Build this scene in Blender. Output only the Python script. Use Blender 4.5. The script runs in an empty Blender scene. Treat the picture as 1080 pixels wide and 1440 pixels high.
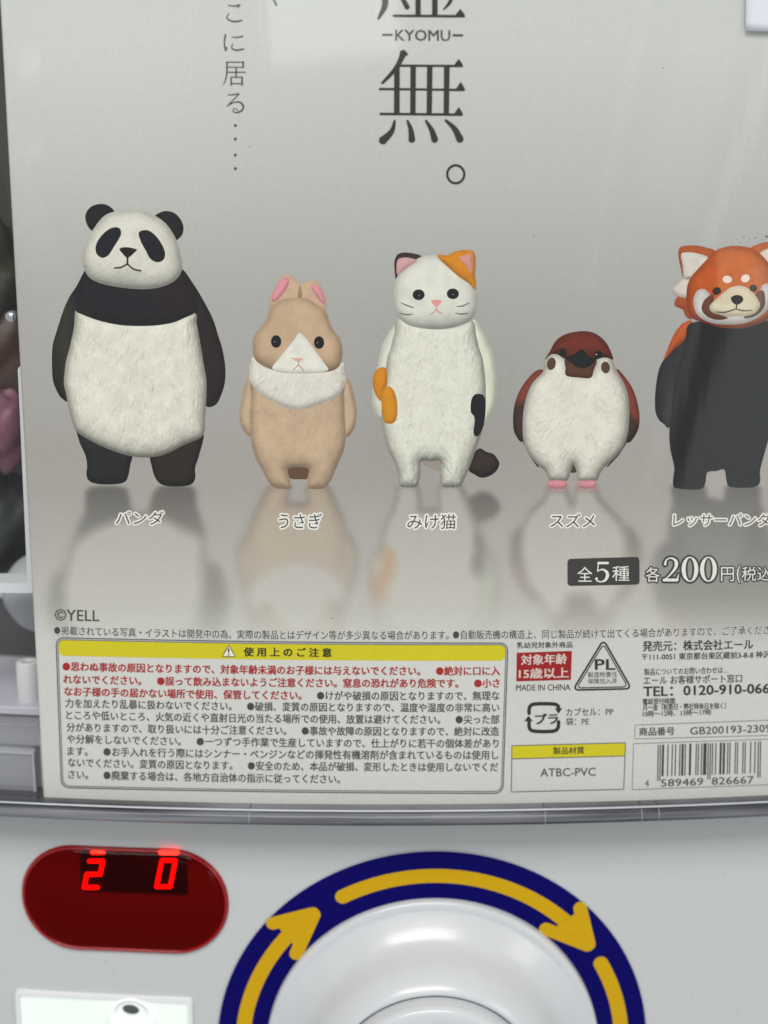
import bpy, math, random
import numpy as np
from mathutils import Vector, Matrix
from mathutils.geometry import tessellate_polygon

# ------------------------------------------------------------------ camera, world, light
scene = bpy.context.scene
C = scene.collection
F = 2000.0                       # focal length in pixels of a 1080 x 1440 frame
PITCH = math.radians(13.0)       # the camera looks down a little
CAM = np.array([0.0, 0.0, 1.30])
Y0 = 0.385                       # card surface: y = Y0 + K x^2 (a gently bowed window)
K = 0.5

cd = bpy.data.cameras.new('camera')
cam = bpy.data.objects.new('camera', cd)
C.objects.link(cam)
cam.location = CAM
cam.rotation_euler = (math.radians(90) - PITCH, 0, 0)
cd.sensor_fit = 'AUTO'; cd.sensor_width = 36.0
cd.lens = 36.0 * F / 1440.0
cd.clip_start = 0.01; cd.clip_end = 50
cd.dof.use_dof = True
cd.dof.focus_distance = 0.392
cd.dof.aperture_fstop = 6.6
scene.camera = cam

scene.view_settings.view_transform = 'Standard'
scene.view_settings.look = 'None'
scene.view_settings.exposure = 0.34
scene.view_settings.gamma = 1

world = bpy.data.worlds.new('World')
scene.world = world
world.use_nodes = True
bg = world.node_tree.nodes['Background']
bg.inputs[0].default_value = (0.93, 0.97, 1.0, 1)
bg.inputs[1].default_value = 0.42

def area_light(name, loc, target, sx, sy, radiance, color=(1, 1, 1)):
    ld = bpy.data.lights.new(name, 'AREA')
    ld.shape = 'RECTANGLE'; ld.size = sx; ld.size_y = sy
    ld.energy = radiance * math.pi * sx * sy
    ld.color = color
    o = bpy.data.objects.new(name, ld)
    C.objects.link(o)
    o.location = loc
    d = Vector(target) - Vector(loc)
    o.rotation_euler = d.to_track_quat('-Z', 'Z').to_euler()
    return o

area_light('ceiling_lamp', (-0.2, -0.95, 2.75), (0, Y0, 1.2), 1.5, 0.7, 8.4, (1.0, 0.985, 0.95))
area_light('ceiling_lamp', (1.9, -1.3, 1.9), (0, Y0, 1.2), 0.6, 1.2, 3.2, (1.0, 0.97, 0.93))

# ------------------------------------------------------------------ geometry helpers
CP, SP = math.cos(PITCH), math.sin(PITCH)

def ray(px, py):
    u = (np.asarray(px, float) - 540.0) / F
    v = -(np.asarray(py, float) - 720.0) / F
    return u, CP + v * SP, -SP + v * CP

def surf(px, py, off=0.0):
    """photo measurement -> point on the bowed surface lying `off` metres behind the card"""
    dx, dy, dz = ray(px, py)
    c = Y0 + off
    t = 2 * c / (dy + np.sqrt(dy * dy - 4 * K * dx * dx * c))
    return np.stack([t * dx, t * dy, CAM[2] + t * dz], -1)

def xz(px, py, off=0.0):
    p = surf(px, py, off)
    return p[..., 0], p[..., 2]

def onsurf(x, z, off=0.0):
    x = np.asarray(x, float); z = np.asarray(z, float)
    return np.stack([x, Y0 + off + K * x * x, z + 0 * x], -1)

LAY = 3.0e-5                     # one layer of ink

def mkobj(name, verts, faces, mat, parent=None, col=None, smooth=False):
    me = bpy.data.meshes.new(name)
    verts = np.asarray(verts, np.float32).reshape(-1, 3)
    if isinstance(faces, np.ndarray):
        nf, k = faces.shape
        me.vertices.add(len(verts)); me.vertices.foreach_set('co', verts.ravel())
        me.loops.add(nf * k); me.loops.foreach_set('vertex_index', faces.astype(np.int32).ravel())
        me.polygons.add(nf)
        me.polygons.foreach_set('loop_start', np.arange(0, nf * k, k, dtype=np.int32))
        me.update(calc_edges=True)
    else:
        me.from_pydata([tuple(map(float, v)) for v in verts], [], faces)
        me.update()
    me.validate()
    if col is not None:
        a = me.color_attributes.new('Col', 'FLOAT_COLOR', 'POINT')
        cc = np.ones((len(verts), 4), np.float32); cc[:, :3] = col
        a.data.foreach_set('color', cc.ravel())
    if smooth:
        me.polygons.foreach_set('use_smooth', [True] * len(me.polygons))
    me.materials.append(mat)
    o = bpy.data.objects.new(name, me)
    C.objects.link(o)
    if parent: o.parent = parent
    return o

def empty(name, loc=(0, 0, 0), label=None, cat=None, parent=None, group=None):
    o = bpy.data.objects.new(name, None)
    C.objects.link(o)
    if label: o['label'] = label
    if cat: o['category'] = cat
    if group: o['group'] = group
    if parent: o.parent = parent
    return o

def tag(o, label, cat=None, group=None):
    o['label'] = label
    if cat: o['category'] = cat
    if group: o['group'] = group
    return o

# ------------------------------------------------------------------ colour
VEIL = 0.012                      # what the clear cover adds by mirroring the room
E = 0.93                          # how bright white paper comes out under the lamps

def lin(c):
    c = np.asarray(c, float) / 255.0
    return np.where(c <= 0.04045, c / 12.92, ((c + 0.055) / 1.055) ** 2.4)

def ink(c):
    return np.clip((lin(c) - VEIL) / E, 0.0, 0.95)

# ------------------------------------------------------------------ materials
def principled(name, color, rough=0.5, metal=0.0, coat=0.0, spec=0.5):
    m = bpy.data.materials.new(name); m.use_nodes = True
    b = m.node_tree.nodes['Principled BSDF']
    b.inputs['Base Color'].default_value = (*[float(v) for v in color], 1)
    b.inputs['Roughness'].default_value = rough
    b.inputs['Metallic'].default_value = metal
    b.inputs['Coat Weight'].default_value = coat
    b.inputs['Specular IOR Level'].default_value = spec
    return m

def add_noise(m, scale, amount, bump=0.0, stretch=(1, 1, 1), detail=4):
    """fine mottling of the base colour and a little relief"""
    nt = m.node_tree; b = nt.nodes['Principled BSDF']
    tc = nt.nodes.new('ShaderNodeTexCoord')
    mp = nt.nodes.new('ShaderNodeMapping'); mp.inputs['Scale'].default_value = stretch
    nz = nt.nodes.new('ShaderNodeTexNoise'); nz.inputs['Scale'].default_value = scale
    nz.inputs['Detail'].default_value = detail
    nt.links.new(tc.outputs['Object'], mp.inputs[0]); nt.links.new(mp.outputs[0], nz.inputs['Vector'])
    mr = nt.nodes.new('ShaderNodeMapRange')
    mr.inputs[1].default_value = 0.25; mr.inputs[2].default_value = 0.75
    mr.inputs[3].default_value = 1 - amount; mr.inputs[4].default_value = 1 + amount
    nt.links.new(nz.outputs['Fac'], mr.inputs[0])
    mx = nt.nodes.new('ShaderNodeVectorMath'); mx.operation = 'SCALE'
    src = b.inputs['Base Color']
    if src.is_linked:
        nt.links.new(src.links[0].from_socket, mx.inputs[0])
    else:
        mx.inputs[0].default_value = src.default_value[:3]
    nt.links.new(mr.outputs[0], mx.inputs['Scale'])
    nt.links.new(mx.outputs[0], src)
    if bump:
        bp = nt.nodes.new('ShaderNodeBump'); bp.inputs['Strength'].default_value = bump
        bp.inputs['Distance'].default_value = 0.0005
        nt.links.new(nz.outputs['Fac'], bp.inputs['Height'])
        nt.links.new(bp.outputs[0], b.inputs['Normal'])
    return m

M_PRINT = principled('printed_ink', (1, 1, 1), 0.55, spec=0.25)
_nt = M_PRINT.node_tree
_at = _nt.nodes.new('ShaderNodeAttribute'); _at.attribute_name = 'Col'
_nt.links.new(_at.outputs['Color'], _nt.nodes['Principled BSDF'].inputs['Base Color'])
add_noise(M_PRINT, 1500, 0.045, detail=3)

_flat = {}
def flat(c):
    k = tuple(int(v) for v in c)
    if k not in _flat:
        m = principled('ink_%02x%02x%02x' % k, ink(k), 0.55, spec=0.25)
        add_noise(m, 1500, 0.05, detail=2)
        _flat[k] = m
    return _flat[k]

def clear_plastic(name, tint=(1, 1, 1), rough=0.03, gloss=1.0, wave=0.0, haze=0.0, ior=1.49, hazecol=(.8, .8, .8)):
    m = bpy.data.materials.new(name); m.use_nodes = True
    nt = m.node_tree; nt.nodes.clear()
    out = nt.nodes.new('ShaderNodeOutputMaterial')
    tr = nt.nodes.new('ShaderNodeBsdfTransparent'); tr.inputs[0].default_value = (*tint, 1)
    gl = nt.nodes.new('ShaderNodeBsdfGlossy'); gl.inputs['Roughness'].default_value = rough
    fr = nt.nodes.new('ShaderNodeFresnel'); fr.inputs['IOR'].default_value = ior
    ge = nt.nodes.new('ShaderNodeNewGeometry')      # one sheet stands for a slab: same reflectance from both sides
    io = nt.nodes.new('ShaderNodeMapRange'); io.inputs[3].default_value = ior; io.inputs[4].default_value = 1 / ior
    nt.links.new(ge.outputs['Backfacing'], io.inputs[0]); nt.links.new(io.outputs[0], fr.inputs['IOR'])
    mu = nt.nodes.new('ShaderNodeMath'); mu.operation = 'MULTIPLY'; mu.inputs[1].default_value = gloss
    nt.links.new(fr.outputs[0], mu.inputs[0])
    mx = nt.nodes.new('ShaderNodeMixShader')
    nt.links.new(mu.outputs[0], mx.inputs[0])
    base = tr.outputs[0]
    if haze:
        df = nt.nodes.new('ShaderNodeBsdfDiffuse'); df.inputs[0].default_value = (*hazecol, 1)
        m2 = nt.nodes.new('ShaderNodeMixShader'); m2.inputs[0].default_value = haze
        nt.links.new(tr.outputs[0], m2.inputs[1]); nt.links.new(df.outputs[0], m2.inputs[2])
        base = m2.outputs[0]
    nt.links.new(base, mx.inputs[1]); nt.links.new(gl.outputs[0], mx.inputs[2])
    nt.links.new(mx.outputs[0], out.inputs[0])
    if wave:
        tc = nt.nodes.new('ShaderNodeTexCoord')
        mp = nt.nodes.new('ShaderNodeMapping'); mp.inputs['Scale'].default_value = (1, 1, 0.06)
        nz = nt.nodes.new('ShaderNodeTexNoise'); nz.inputs['Scale'].default_value = 55
        nz.inputs['Detail'].default_value = 3
        bp = nt.nodes.new('ShaderNodeBump'); bp.inputs['Strength'].default_value = wave
        bp.inputs['Distance'].default_value = 0.002
        nt.links.new(tc.outputs['Object'], mp.inputs[0]); nt.links.new(mp.outputs[0], nz.inputs['Vector'])
        nt.links.new(nz.outputs['Fac'], bp.inputs['Height'])
        nt.links.new(bp.outputs[0], gl.inputs['Normal']); nt.links.new(bp.outputs[0], fr.inputs['Normal'])
    return m

def emitter(name, color, strength):
    m = bpy.data.materials.new(name); m.use_nodes = True
    nt = m.node_tree; nt.nodes.clear()
    out = nt.nodes.new('ShaderNodeOutputMaterial')
    em = nt.nodes.new('ShaderNodeEmission')
    em.inputs[0].default_value = (*color, 1); em.inputs[1].default_value = strength
    nt.links.new(em.outputs[0], out.inputs[0])
    return m

# ------------------------------------------------------------------ flat shapes of the print
def spline(pts, n=6, closed=True):
    """Catmull-Rom through the points"""
    P = np.asarray(pts, float)
    out = []
    N = len(P)
    rng = range(N) if closed else range(N - 1)
    for i in rng:
        if closed:
            a, b, c, d = P[(i - 1) % N], P[i], P[(i + 1) % N], P[(i + 2) % N]
        else:
            a, b, c, d = P[max(i - 1, 0)], P[i], P[i + 1], P[min(i + 2, N - 1)]
        for k in range(n):
            t = k / n
            out.append(0.5 * ((2 * b) + (-a + c) * t + (2 * a - 5 * b + 4 * c - d) * t * t + (-a + 3 * b - 3 * c + d) * t ** 3))
    if not closed: out.append(P[-1])
    return np.array(out)

def crop(ox, oy, s):
    return lambda *pts: [(ox + x / s, oy + y / s) for x, y in pts]

def ell(cx, cy, rx, ry, rot=0, n=24):
    a = np.linspace(0, 2 * math.pi, n, endpoint=False)
    x, y = rx * np.cos(a), ry * np.sin(a)
    r = math.radians(rot)
    return np.stack([cx + x * math.cos(r) - y * math.sin(r), cy + x * math.sin(r) + y * math.cos(r)], -1)

def poly_dist(P, X, Y):
    """inside flag, distance to the outline and nearest outline point"""
    A = P; B = np.roll(P, -1, 0)
    X = X.ravel(); Y = Y.ravel()
    best = np.full(X.shape, 1e18); nx = np.zeros_like(X); ny = np.zeros_like(X)
    ins = np.zeros(X.shape, bool)
    for (ax, ay), (bx, by) in zip(A, B):
        dx, dy = bx - ax, by - ay
        L = dx * dx + dy * dy + 1e-12
        t = np.clip(((X - ax) * dx + (Y - ay) * dy) / L, 0, 1)
        qx, qy = ax + t * dx, ay + t * dy
        d = (X - qx) ** 2 + (Y - qy) ** 2
        m = d < best
        best = np.where(m, d, best); nx = np.where(m, qx, nx); ny = np.where(m, qy, ny)
        if (ay > by) or (ay < by):
            cr = ((ay > Y) != (by > Y)) & (X < (bx - ax) * (Y - ay) / (by - ay) + ax)
            ins ^= cr
    return ins, np.sqrt(best), nx, ny

def blur(a, r, axis):
    if r < 1: return a
    n = 2 * r + 1
    pad = [(0, 0)] * a.ndim; pad[axis] = (r + 1, r)
    c = np.cumsum(np.pad(a, pad, mode='edge'), axis=axis)
    hi = np.take(c, range(n, c.shape[axis]), axis=axis)
    lo = np.take(c, range(0, c.shape[axis] - n), axis=axis)
    return (hi - lo) / n

RNG = np.random.default_rng(7)
def streaks(shape, ln, wd=0):
    n = RNG.standard_normal((shape[0] + 8, shape[1] + 8))
    n = blur(n, ln, 0)
    if wd: n = blur(n, wd, 1)
    n = n[4:4 + shape[0], 4:4 + shape[1]]
    return n / (n.std() + 1e-9)

def carve(sh, x0, y0, step, ln, spread, dens, jitter=.25):
    """many short strokes that fan out downwards, as tooled into the sculpted fur"""
    H, W = sh
    n = int(H * W * step * step * dens)
    px = RNG.uniform(0, W, n); py = RNG.uniform(0, H, n)
    ang = (px / W - .5) * spread + RNG.normal(0, jitter, n)
    L = RNG.uniform(.5, 1.2, n) * ln / step; wgt = RNG.uniform(.4, 1, n) * RNG.choice([-1, 1], n)
    bend = RNG.normal(0, .25, n)
    out = np.zeros(sh)
    for t in np.linspace(0, 1, int(ln / step * 1.6) + 2):
        a = ang + bend * t
        ix = (px + np.sin(a) * L * (t - .5)).astype(int); iy = (py + np.cos(a) * L * (t - .5)).astype(int)
        ok = (ix >= 0) & (ix < W) & (iy >= 0) & (iy < H)
        np.add.at(out, (iy[ok], ix[ok]), (wgt * math.sin(math.pi * (.1 + .8 * t)))[ok])
    out = np.clip(out, -2.2, 2.2)
    return out + .5 * blur(out, 1, 0)

LX, LY, LZ = -0.10, -0.30, 0.95
REFLECT = []                     # what the glossy studio floor in the print mirrors

def patch(name, pts, color, layer, parent, R=22, fur=0.0, furlen=4, step=1.0, smooth=True, amb=0.42, n=6,
          mottle=0.02, reflect=True, fan=.9, label=None, edge=0.0, ao=None, lobes=()):
    """one printed region: a fine mesh cut to its outline, coloured per vertex like the photo it prints"""
    P = spline(pts, n) if smooth else np.asarray(pts, float)
    x0, y0 = P.min(0) - 2 * step; x1, y1 = P.max(0) + 2 * step
    gx = np.arange(x0, x1 + step, step); gy = np.arange(y0, y1 + step, step)
    X, Y = np.meshgrid(gx, gy)
    ins, d, nx, ny = poly_dist(P, X, Y)
    sh = X.shape
    ins2 = ins.reshape(sh); D = np.where(ins, d, 0).reshape(sh)
    t = np.clip(D / R, 0, 1)
    h = R * np.sqrt(np.clip(1 - (1 - t) ** 2, 0, 1)) * 0.9
    for (lx, ly, lr, lh) in lobes:
        h = h + lh * np.exp(-(((X - lx) ** 2 + (Y - ly) ** 2) / (lr * lr)))
    q = max(1, int(round(1.5 / step)))
    for _ in range(2):
        h = blur(blur(h, q, 0), q, 1)
    if fur:
        big = blur(blur(carve(sh, x0, y0, step, furlen * 3.2, fan, .012), 1, 0), 1, 1)
        h = h + fur * 1.15 * carve(sh, x0, y0, step, furlen * 1.6, fan, .075) * .55 + fur * 2.6 * big
    hy, hx = np.gradient(h, step)
    nn = np.sqrt(hx * hx + hy * hy + 1)
    lam = np.clip((-hx * LX - hy * LY + LZ) / nn, 0, 1)
    shd = amb + (1 - amb) * lam
    if edge:
        shd = shd * (1 - edge * np.exp(-D / 2.5))
    if ao is not None:
        shd = shd * ao(X, Y)
    low = blur(blur(streaks(sh, 6, 6), 3, 0), 3, 1); low = low / (low.std() + 1e-9)
    shd = shd * (1 + mottle * low)
    tint = np.array((.955, .95, .93)) if R > 2 else np.ones(3)
    col = color(X, Y) if callable(color) else np.broadcast_to(np.array(color, float), sh + (3,))
    col = col * tint
    rgb = np.clip((lin(col) * (shd ** 1.6)[..., None] - VEIL) / E, 0.002, 0.95)
    if fur > .12: rgb = np.clip(rgb * (1 + .016 * streaks(sh, 2, 1))[..., None], 0.002, .95)
    if reflect: REFLECT.append((X, Y, ins2, rgb))
    vx = np.where(ins, X.ravel(), nx); vy = np.where(ins, Y.ravel(), ny)
    H, W = sh
    idx = np.arange(H * W).reshape(sh)
    q4 = np.stack([idx[:-1, :-1], idx[1:, :-1], idx[1:, 1:], idx[:-1, 1:]], -1).reshape(-1, 4)
    keep = ins[q4].any(1)
    q4 = q4[keep]
    used = np.unique(q4); remap = np.zeros(H * W, np.int64); remap[used] = np.arange(len(used))
    V = surf(vx[used], vy[used], -layer * LAY)
    o = mkobj(name, V, remap[q4], M_PRINT, parent, rgb.reshape(-1, 3)[used])
    if label: o['label'] = label
    return o

def fill(name, pts, color, layer, parent, smooth=True, n=5, mat=None, off=None):
    """small single-colour ink shape"""
    P = spline(pts, n) if smooth else np.asarray(pts, float)
    tri = tessellate_polygon([[Vector((p[0], p[1], 0)) for p in P]])
    V = surf(P[:, 0], P[:, 1], -layer * LAY if off is None else off)
    fs = []
    for a, b, c in tri:
        cr = (P[b][0] - P[a][0]) * (P[c][1] - P[a][1]) - (P[b][1] - P[a][1]) * (P[c][0] - P[a][0])
        fs.append((a, b, c) if cr < 0 else (a, c, b))
    return mkobj(name, V, fs, mat or flat(color), parent)

def stroke_outline(pts, widths, n=6, cap=6, closed=False, smooth=True):
    P = spline(pts, n, False) if smooth and len(pts) > 2 else np.asarray(pts, float)
    w = np.asarray(widths if np.ndim(widths) else [widths] * len(pts), float)
    w = np.interp(np.linspace(0, len(w) - 1, len(P)), range(len(w)), w) / 2
    T = np.gradient(P, axis=0); T /= (np.linalg.norm(T, axis=1)[:, None] + 1e-9)
    N = np.stack([-T[:, 1], T[:, 0]], -1)
    L = P + N * w[:, None]; Rr = P - N * w[:, None]
    out = list(L)
    a0 = math.atan2(N[-1][1], N[-1][0])
    for k in range(1, cap): out.append(P[-1] + w[-1] * np.array([math.cos(a0 - math.pi * k / cap), math.sin(a0 - math.pi * k / cap)]))
    out += list(Rr[::-1])
    a0 = math.atan2(-N[0][1], -N[0][0])
    for k in range(1, cap): out.append(P[0] + w[0] * np.array([math.cos(a0 - math.pi * k / cap), math.sin(a0 - math.pi * k / cap)]))
    return np.array(out)

def polys(name, plist, color, layer, parent, mat=None, fine=0.2):
    """several ink outlines as one printed mark; each overlaps the next a hair higher"""
    V = []; Fs = []; base = 0
    for i, P in enumerate(plist):
        P = np.asarray(P, float)
        tri = tessellate_polygon([[Vector((p[0], p[1], 0)) for p in P]])
        V.append(surf(P[:, 0], P[:, 1], -(layer + fine * i) * LAY))
        for a, b, c in tri:
            cr = (P[b][0] - P[a][0]) * (P[c][1] - P[a][1]) - (P[b][1] - P[a][1]) * (P[c][0] - P[a][0])
            Fs.append((a + base, b + base, c + base) if cr < 0 else (a + base, c + base, b + base))
        base += len(P)
    return mkobj(name, np.concatenate(V), Fs, mat or flat(color), parent)

def line(name, pts, w, color, layer, parent, n=6, smooth=True, mat=None):
    return polys(name, [stroke_outline(pts, w, n, smooth=smooth)], color, layer, parent, mat)

def quadgrid(name, c4, color, layer, parent, nx=40, ny=4, mat=None, off=None):
    """TL, TR, BR, BL pixel corners"""
    c4 = np.asarray(c4, float)
    u, v = np.meshgrid(np.linspace(0, 1, nx + 1), np.linspace(0, 1, ny + 1))
    p = ((1 - u) * (1 - v))[..., None] * c4[0] + (u * (1 - v))[..., None] * c4[1] + (u * v)[..., None] * c4[2] + ((1 - u) * v)[..., None] * c4[3]
    V = surf(p[..., 0].ravel(), p[..., 1].ravel(), -layer * LAY if off is None else off)
    idx = np.arange((nx + 1) * (ny + 1)).reshape(ny + 1, nx + 1)
    q4 = np.stack([idx[:-1, :-1], idx[1:, :-1], idx[1:, 1:], idx[:-1, 1:]], -1).reshape(-1, 4)
    return mkobj(name, V, q4, mat or flat(color), parent)

def ring_line(name, pts, w, color, layer, parent):
    """closed outline of even width"""
    P = np.asarray(pts, float)
    # densify so the line follows the bow of the card
    Q = []
    for a, b in zip(P, np.roll(P, -1, 0)):
        m = max(1, int(np.linalg.norm(b - a) / 6))
        for k in range(m): Q.append(a + (b - a) * k / m)
    P = np.array(Q)
    T = np.roll(P, -1, 0) - np.roll(P, 1, 0); T /= np.linalg.norm(T, axis=1)[:, None] + 1e-9
    N = np.stack([-T[:, 1], T[:, 0]], -1)
    A = P + N * w / 2; B = P - N * w / 2
    n = len(P)
    V = np.concatenate([surf(A[:, 0], A[:, 1], -layer * LAY), surf(B[:, 0], B[:, 1], -layer * LAY)])
    i = np.arange(n); j = (i + 1) % n
    return mkobj(name, V, np.stack([i, j, j + n, i + n], -1), flat(color), parent)

def rrect(c4, r, n=6):
    """rounded quad from 4 corners"""
    P = np.asarray(c4, float); out = []
    for i in range(4):
        p, a, b = P[i], P[i - 1], P[(i + 1) % 4]
        ua = (a - p) / np.linalg.norm(a - p); ub = (b - p) / np.linalg.norm(b - p)
        s, e = p + ua * r, p + ub * r
        for k in range(n + 1):
            t = k / n
            out.append((1 - t) ** 2 * s + 2 * t * (1 - t) * (p + (ua + ub) * r * 0.08) + t * t * e)
    return np.array(out)

# ------------------------------------------------------------------ type
_glyph = {}
def text_mesh(body, offset=0.0, space=1.0, res=2):
    key = (body, offset, space, res)
    if key in _glyph: return _glyph[key]
    cu = bpy.data.curves.new('type', 'FONT')
    cu.body = body; cu.size = 1; cu.offset = offset; cu.space_character = space; cu.resolution_u = res
    cu.fill_mode = 'FRONT' if hasattr(cu, 'fill_mode') else cu.fill_mode
    o = bpy.data.objects.new('type', cu); C.objects.link(o)
    dg = bpy.context.evaluated_depsgraph_get()
    me = bpy.data.meshes.new_from_object(o.evaluated_get(dg))
    V = np.zeros(len(me.vertices) * 3, np.float32); me.vertices.foreach_get('co', V); V = V.reshape(-1, 3)
    Fs = [tuple(p.vertices) for p in me.polygons]
    bpy.data.objects.remove(o); bpy.data.curves.remove(cu); bpy.data.meshes.remove(me)
    _glyph[key] = (V, Fs)
    return V, Fs

def text(body, x0, x1, ys, h, color, layer, parent, bold=0.0, shear=0.0, ref=None, name='printed_text', mat=None, grow=0.0, res=2, label=None):
    """set a line between x0 and x1 (ink to ink); ys = centre line (left, [middle,] right); h = ink height in px"""
    V, Fs = text_mesh(body, 0.0, 1.0, res)
    bx0, bx1 = V[:, 0].min(), V[:, 0].max(); by0, by1 = V[:, 1].min(), V[:, 1].max()
    X = x0 + (V[:, 0] - bx0) / (bx1 - bx0) * (x1 - x0)
    t = (X - x0) / (x1 - x0)
    ys = [ys] if not np.ndim(ys) else list(ys)
    if len(ys) == 1: yc = np.full_like(t, ys[0])
    elif len(ys) == 2: yc = ys[0] + (ys[1] - ys[0]) * t
    else:
        a = 2 * (ys[0] + ys[2] - 2 * ys[1]); b = ys[2] - ys[0] - a
        yc = ys[0] + b * t + a * t * t
    Yn = (V[:, 1] - (by0 + by1) / 2) / (by1 - by0) * h
    X = X + shear * Yn
    # heavier weights are struck several times, each a hair higher than the last
    r = max(bold, 0) * h * 0.9 + (.12 if 8 < h < 17 and bold >= 0 and len(body) > 1 else 0)
    if r < 0.1: st = [(0, 0)]
    elif r < 1.0: st = [(-r, -r * .5), (r, -r * .5), (-r, r * .5), (r, r * .5)]
    else: st = [(r * math.cos(k * math.pi / 5), r * math.sin(k * math.pi / 5)) for k in range(10)] + [(0, 0)]
    Pv = []; Ff = []
    for i, (ox, oy) in enumerate(st):
        Pv.append(surf(X + ox, yc - Yn + oy, -(layer + .12 * i) * LAY))
        Ff += [tuple(q + i * len(V) for q in f) for f in Fs]
    o = mkobj(name, np.concatenate(Pv), Ff, mat or flat(color), parent)
    if label: o['label'] = label
    return o

# ================================================================== THE DISPLAY CARD
card = empty('display_card', label='printed paper display card showing five toy animals above a yellow warning box', cat='poster')
card.location = (0, 0, 0)

# ---- panda
A = crop(60, 270, 4); B = crop(60, 460, 4)
pb = empty('panda_picture', parent=card)
BLK = (38, 36, 38); WH = (222, 222, 208)
def dark_tint(X, Y):
    c = np.zeros(X.shape + (3,)); c[:] = (38, 37, 42)
    t = np.clip((X - 215) / 30, 0, 1)[..., None]
    return c * (1 - t) + np.array((44, 36, 37)) * t
patch('ear', A((240,150),(248,110),(280,78),(330,67),(375,80),(402,115),(350,160),(300,200),(280,218),(255,195)), BLK, 1, pb, R=12, amb=.5)
patch('ear', A((636,140),(655,118),(690,107),(735,115),(770,145),(791,190),(787,235),(765,262),(745,268),(690,215)), BLK, 1, pb, R=12, amb=.5)
patch('leg', B((195,560),(205,640),(240,720),(250,780),(246,830),(262,865),(310,882),(400,884),(460,872),(480,840),(492,780),(500,700),(400,640),(300,590)), (42,42,42), 1, pb, R=14, amb=.5)
patch('leg', B((606,700),(615,790),(635,850),(670,885),(740,897),(830,887),(858,850),(858,790),(880,720),(903,595),(800,610),(700,670)), (50,44,40), 1, pb, R=14, amb=.5)
patch('arm', A((243,436),(190,530),(150,590),(115,670),(70,810)) + B((55,110),(52,200),(58,300),(85,370),(110,402),(145,416),(180,330),(190,150),(210,0)) + A((230,600),(260,500)),
      lambda X, Y: np.where((X < 95)[..., None], (44,46,30), (40,38,40)).astype(float), 1, pb, R=12, amb=.5)
patch('arm', A((783,435),(850,520),(910,620),(960,720)) + B((985,40),(1010,120),(1027,220),(1025,310),(1005,380),(980,430),(945,449),(918,442),(880,380),(860,200),(850,60)) + A((820,680),(800,560)), (46,39,40), 1, pb, R=12, amb=.5)
patch('belly', A((206,662),(181,690),(176,760)) + B((150,120),(130,200),(119,310),(130,370),(150,470),(170,540),(195,592),(300,655),(400,698),(500,727),(600,732),(690,715),(800,660),(900,610),(914,500),(922,320),(905,200),(885,80)) + A((866,740),(852,680),(700,680),(400,690)),
      (228,226,216), 2, pb, R=30, fan=.6, edge=.22, fur=.25, furlen=6, amb=.34, mottle=.022, lobes=((165,497,60,-3),(170,505,50,3)))
patch('chest_band', A((241,440),(205,530),(186,600),(180,662),(230,692),(330,727),(450,750),(600,753),(720,738),(800,707),(862,672),(864,600),(850,540),(830,500),(785,440),(700,500),(500,520),(300,500)), dark_tint, 3, pb, R=16, fur=.05, amb=.5)
patch('head', A((500,98),(400,112),(340,140),(285,210),(240,290),(222,360),(230,420),(262,480),(330,515),(440,537),(560,547),(650,538),(730,508),(775,460),(783,400),(765,310),(737,240),(685,170),(620,128),(560,104)),
      (220,218,210), 4, pb, fan=3.0, R=30, fur=.17, furlen=3, amb=.4, mottle=.014, lobes=((178,368,22,6),))
patch('eye_patch', A((437,210),(440,240),(425,270),(400,310),(370,355),(335,370),(305,350),(297,315),(310,275),(340,235),(380,205),(415,198)), (34,34,42), 5, pb, R=8, amb=.6, step=.8, fur=.04)
patch('eye_patch', A((540,240),(550,220),(590,215),(630,240),(665,285),(688,340),(680,380),(645,395),(605,375),(580,330),(555,285)), (34,34,42), 5, pb, R=8, amb=.6, step=.8, fur=.04)
fill('nose', A((433,318),(470,310),(527,322),(522,335),(485,368),(470,368),(440,335)), (34,32,36), 5, pb)
polys('mouth', [stroke_outline(A((477,362),(477,408)), 2.6, smooth=False), stroke_outline(A((405,427),(440,424),(477,404)), 2.2), stroke_outline(A((477,404),(510,433),(552,443)), 2.2)], (40,36,36), 5.4, pb)

# ---- rabbit
R1 = crop(320, 370, 5.4); R2 = crop(320, 530, 5.4)
rb = empty('rabbit_picture', parent=card)
TAN = (198, 172, 146)
fill('tail', R2((450,680),(625,680),(612,768),(540,776),(470,766)), (98,72,56), 1, rb)
patch('arm', R2((165,-10),(125,80),(105,180),(89,280),(98,350),(125,410),(175,447),(230,300),(235,200),(220,60)), TAN, 1, rb, R=9, fur=.08, furlen=5, amb=.3)
patch('arm', R2((900,0),(940,60),(965,150),(981,250),(975,350),(945,420),(895,456),(840,330),(840,200),(850,60)), TAN, 1, rb, R=9, fur=.08, furlen=5, amb=.3)
patch('body', R2((200,-30),(178,150),(170,300),(175,450),(185,520),(215,620),(260,700),(300,780),(340,830),(385,847),(470,849),(486,830),(470,770),(457,710),(480,692),(540,686),(600,692),(618,710),(608,770),(606,830),(625,849),(720,849),(762,820),(802,750),(842,650),(880,560),(897,460),(890,300),(885,150),(860,-30),(520,-40)),
      (200,174,148), 2, rb, R=20, fur=.17, furlen=4, amb=.45, lobes=((390,640,26,5),(448,640,26,5)))
for x in (385, 412, 442, 637, 667, 700):
    line('toe_line', R2((x,815),(x,845)), .9, (150,118,95), 3, rb, smooth=False)
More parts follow.
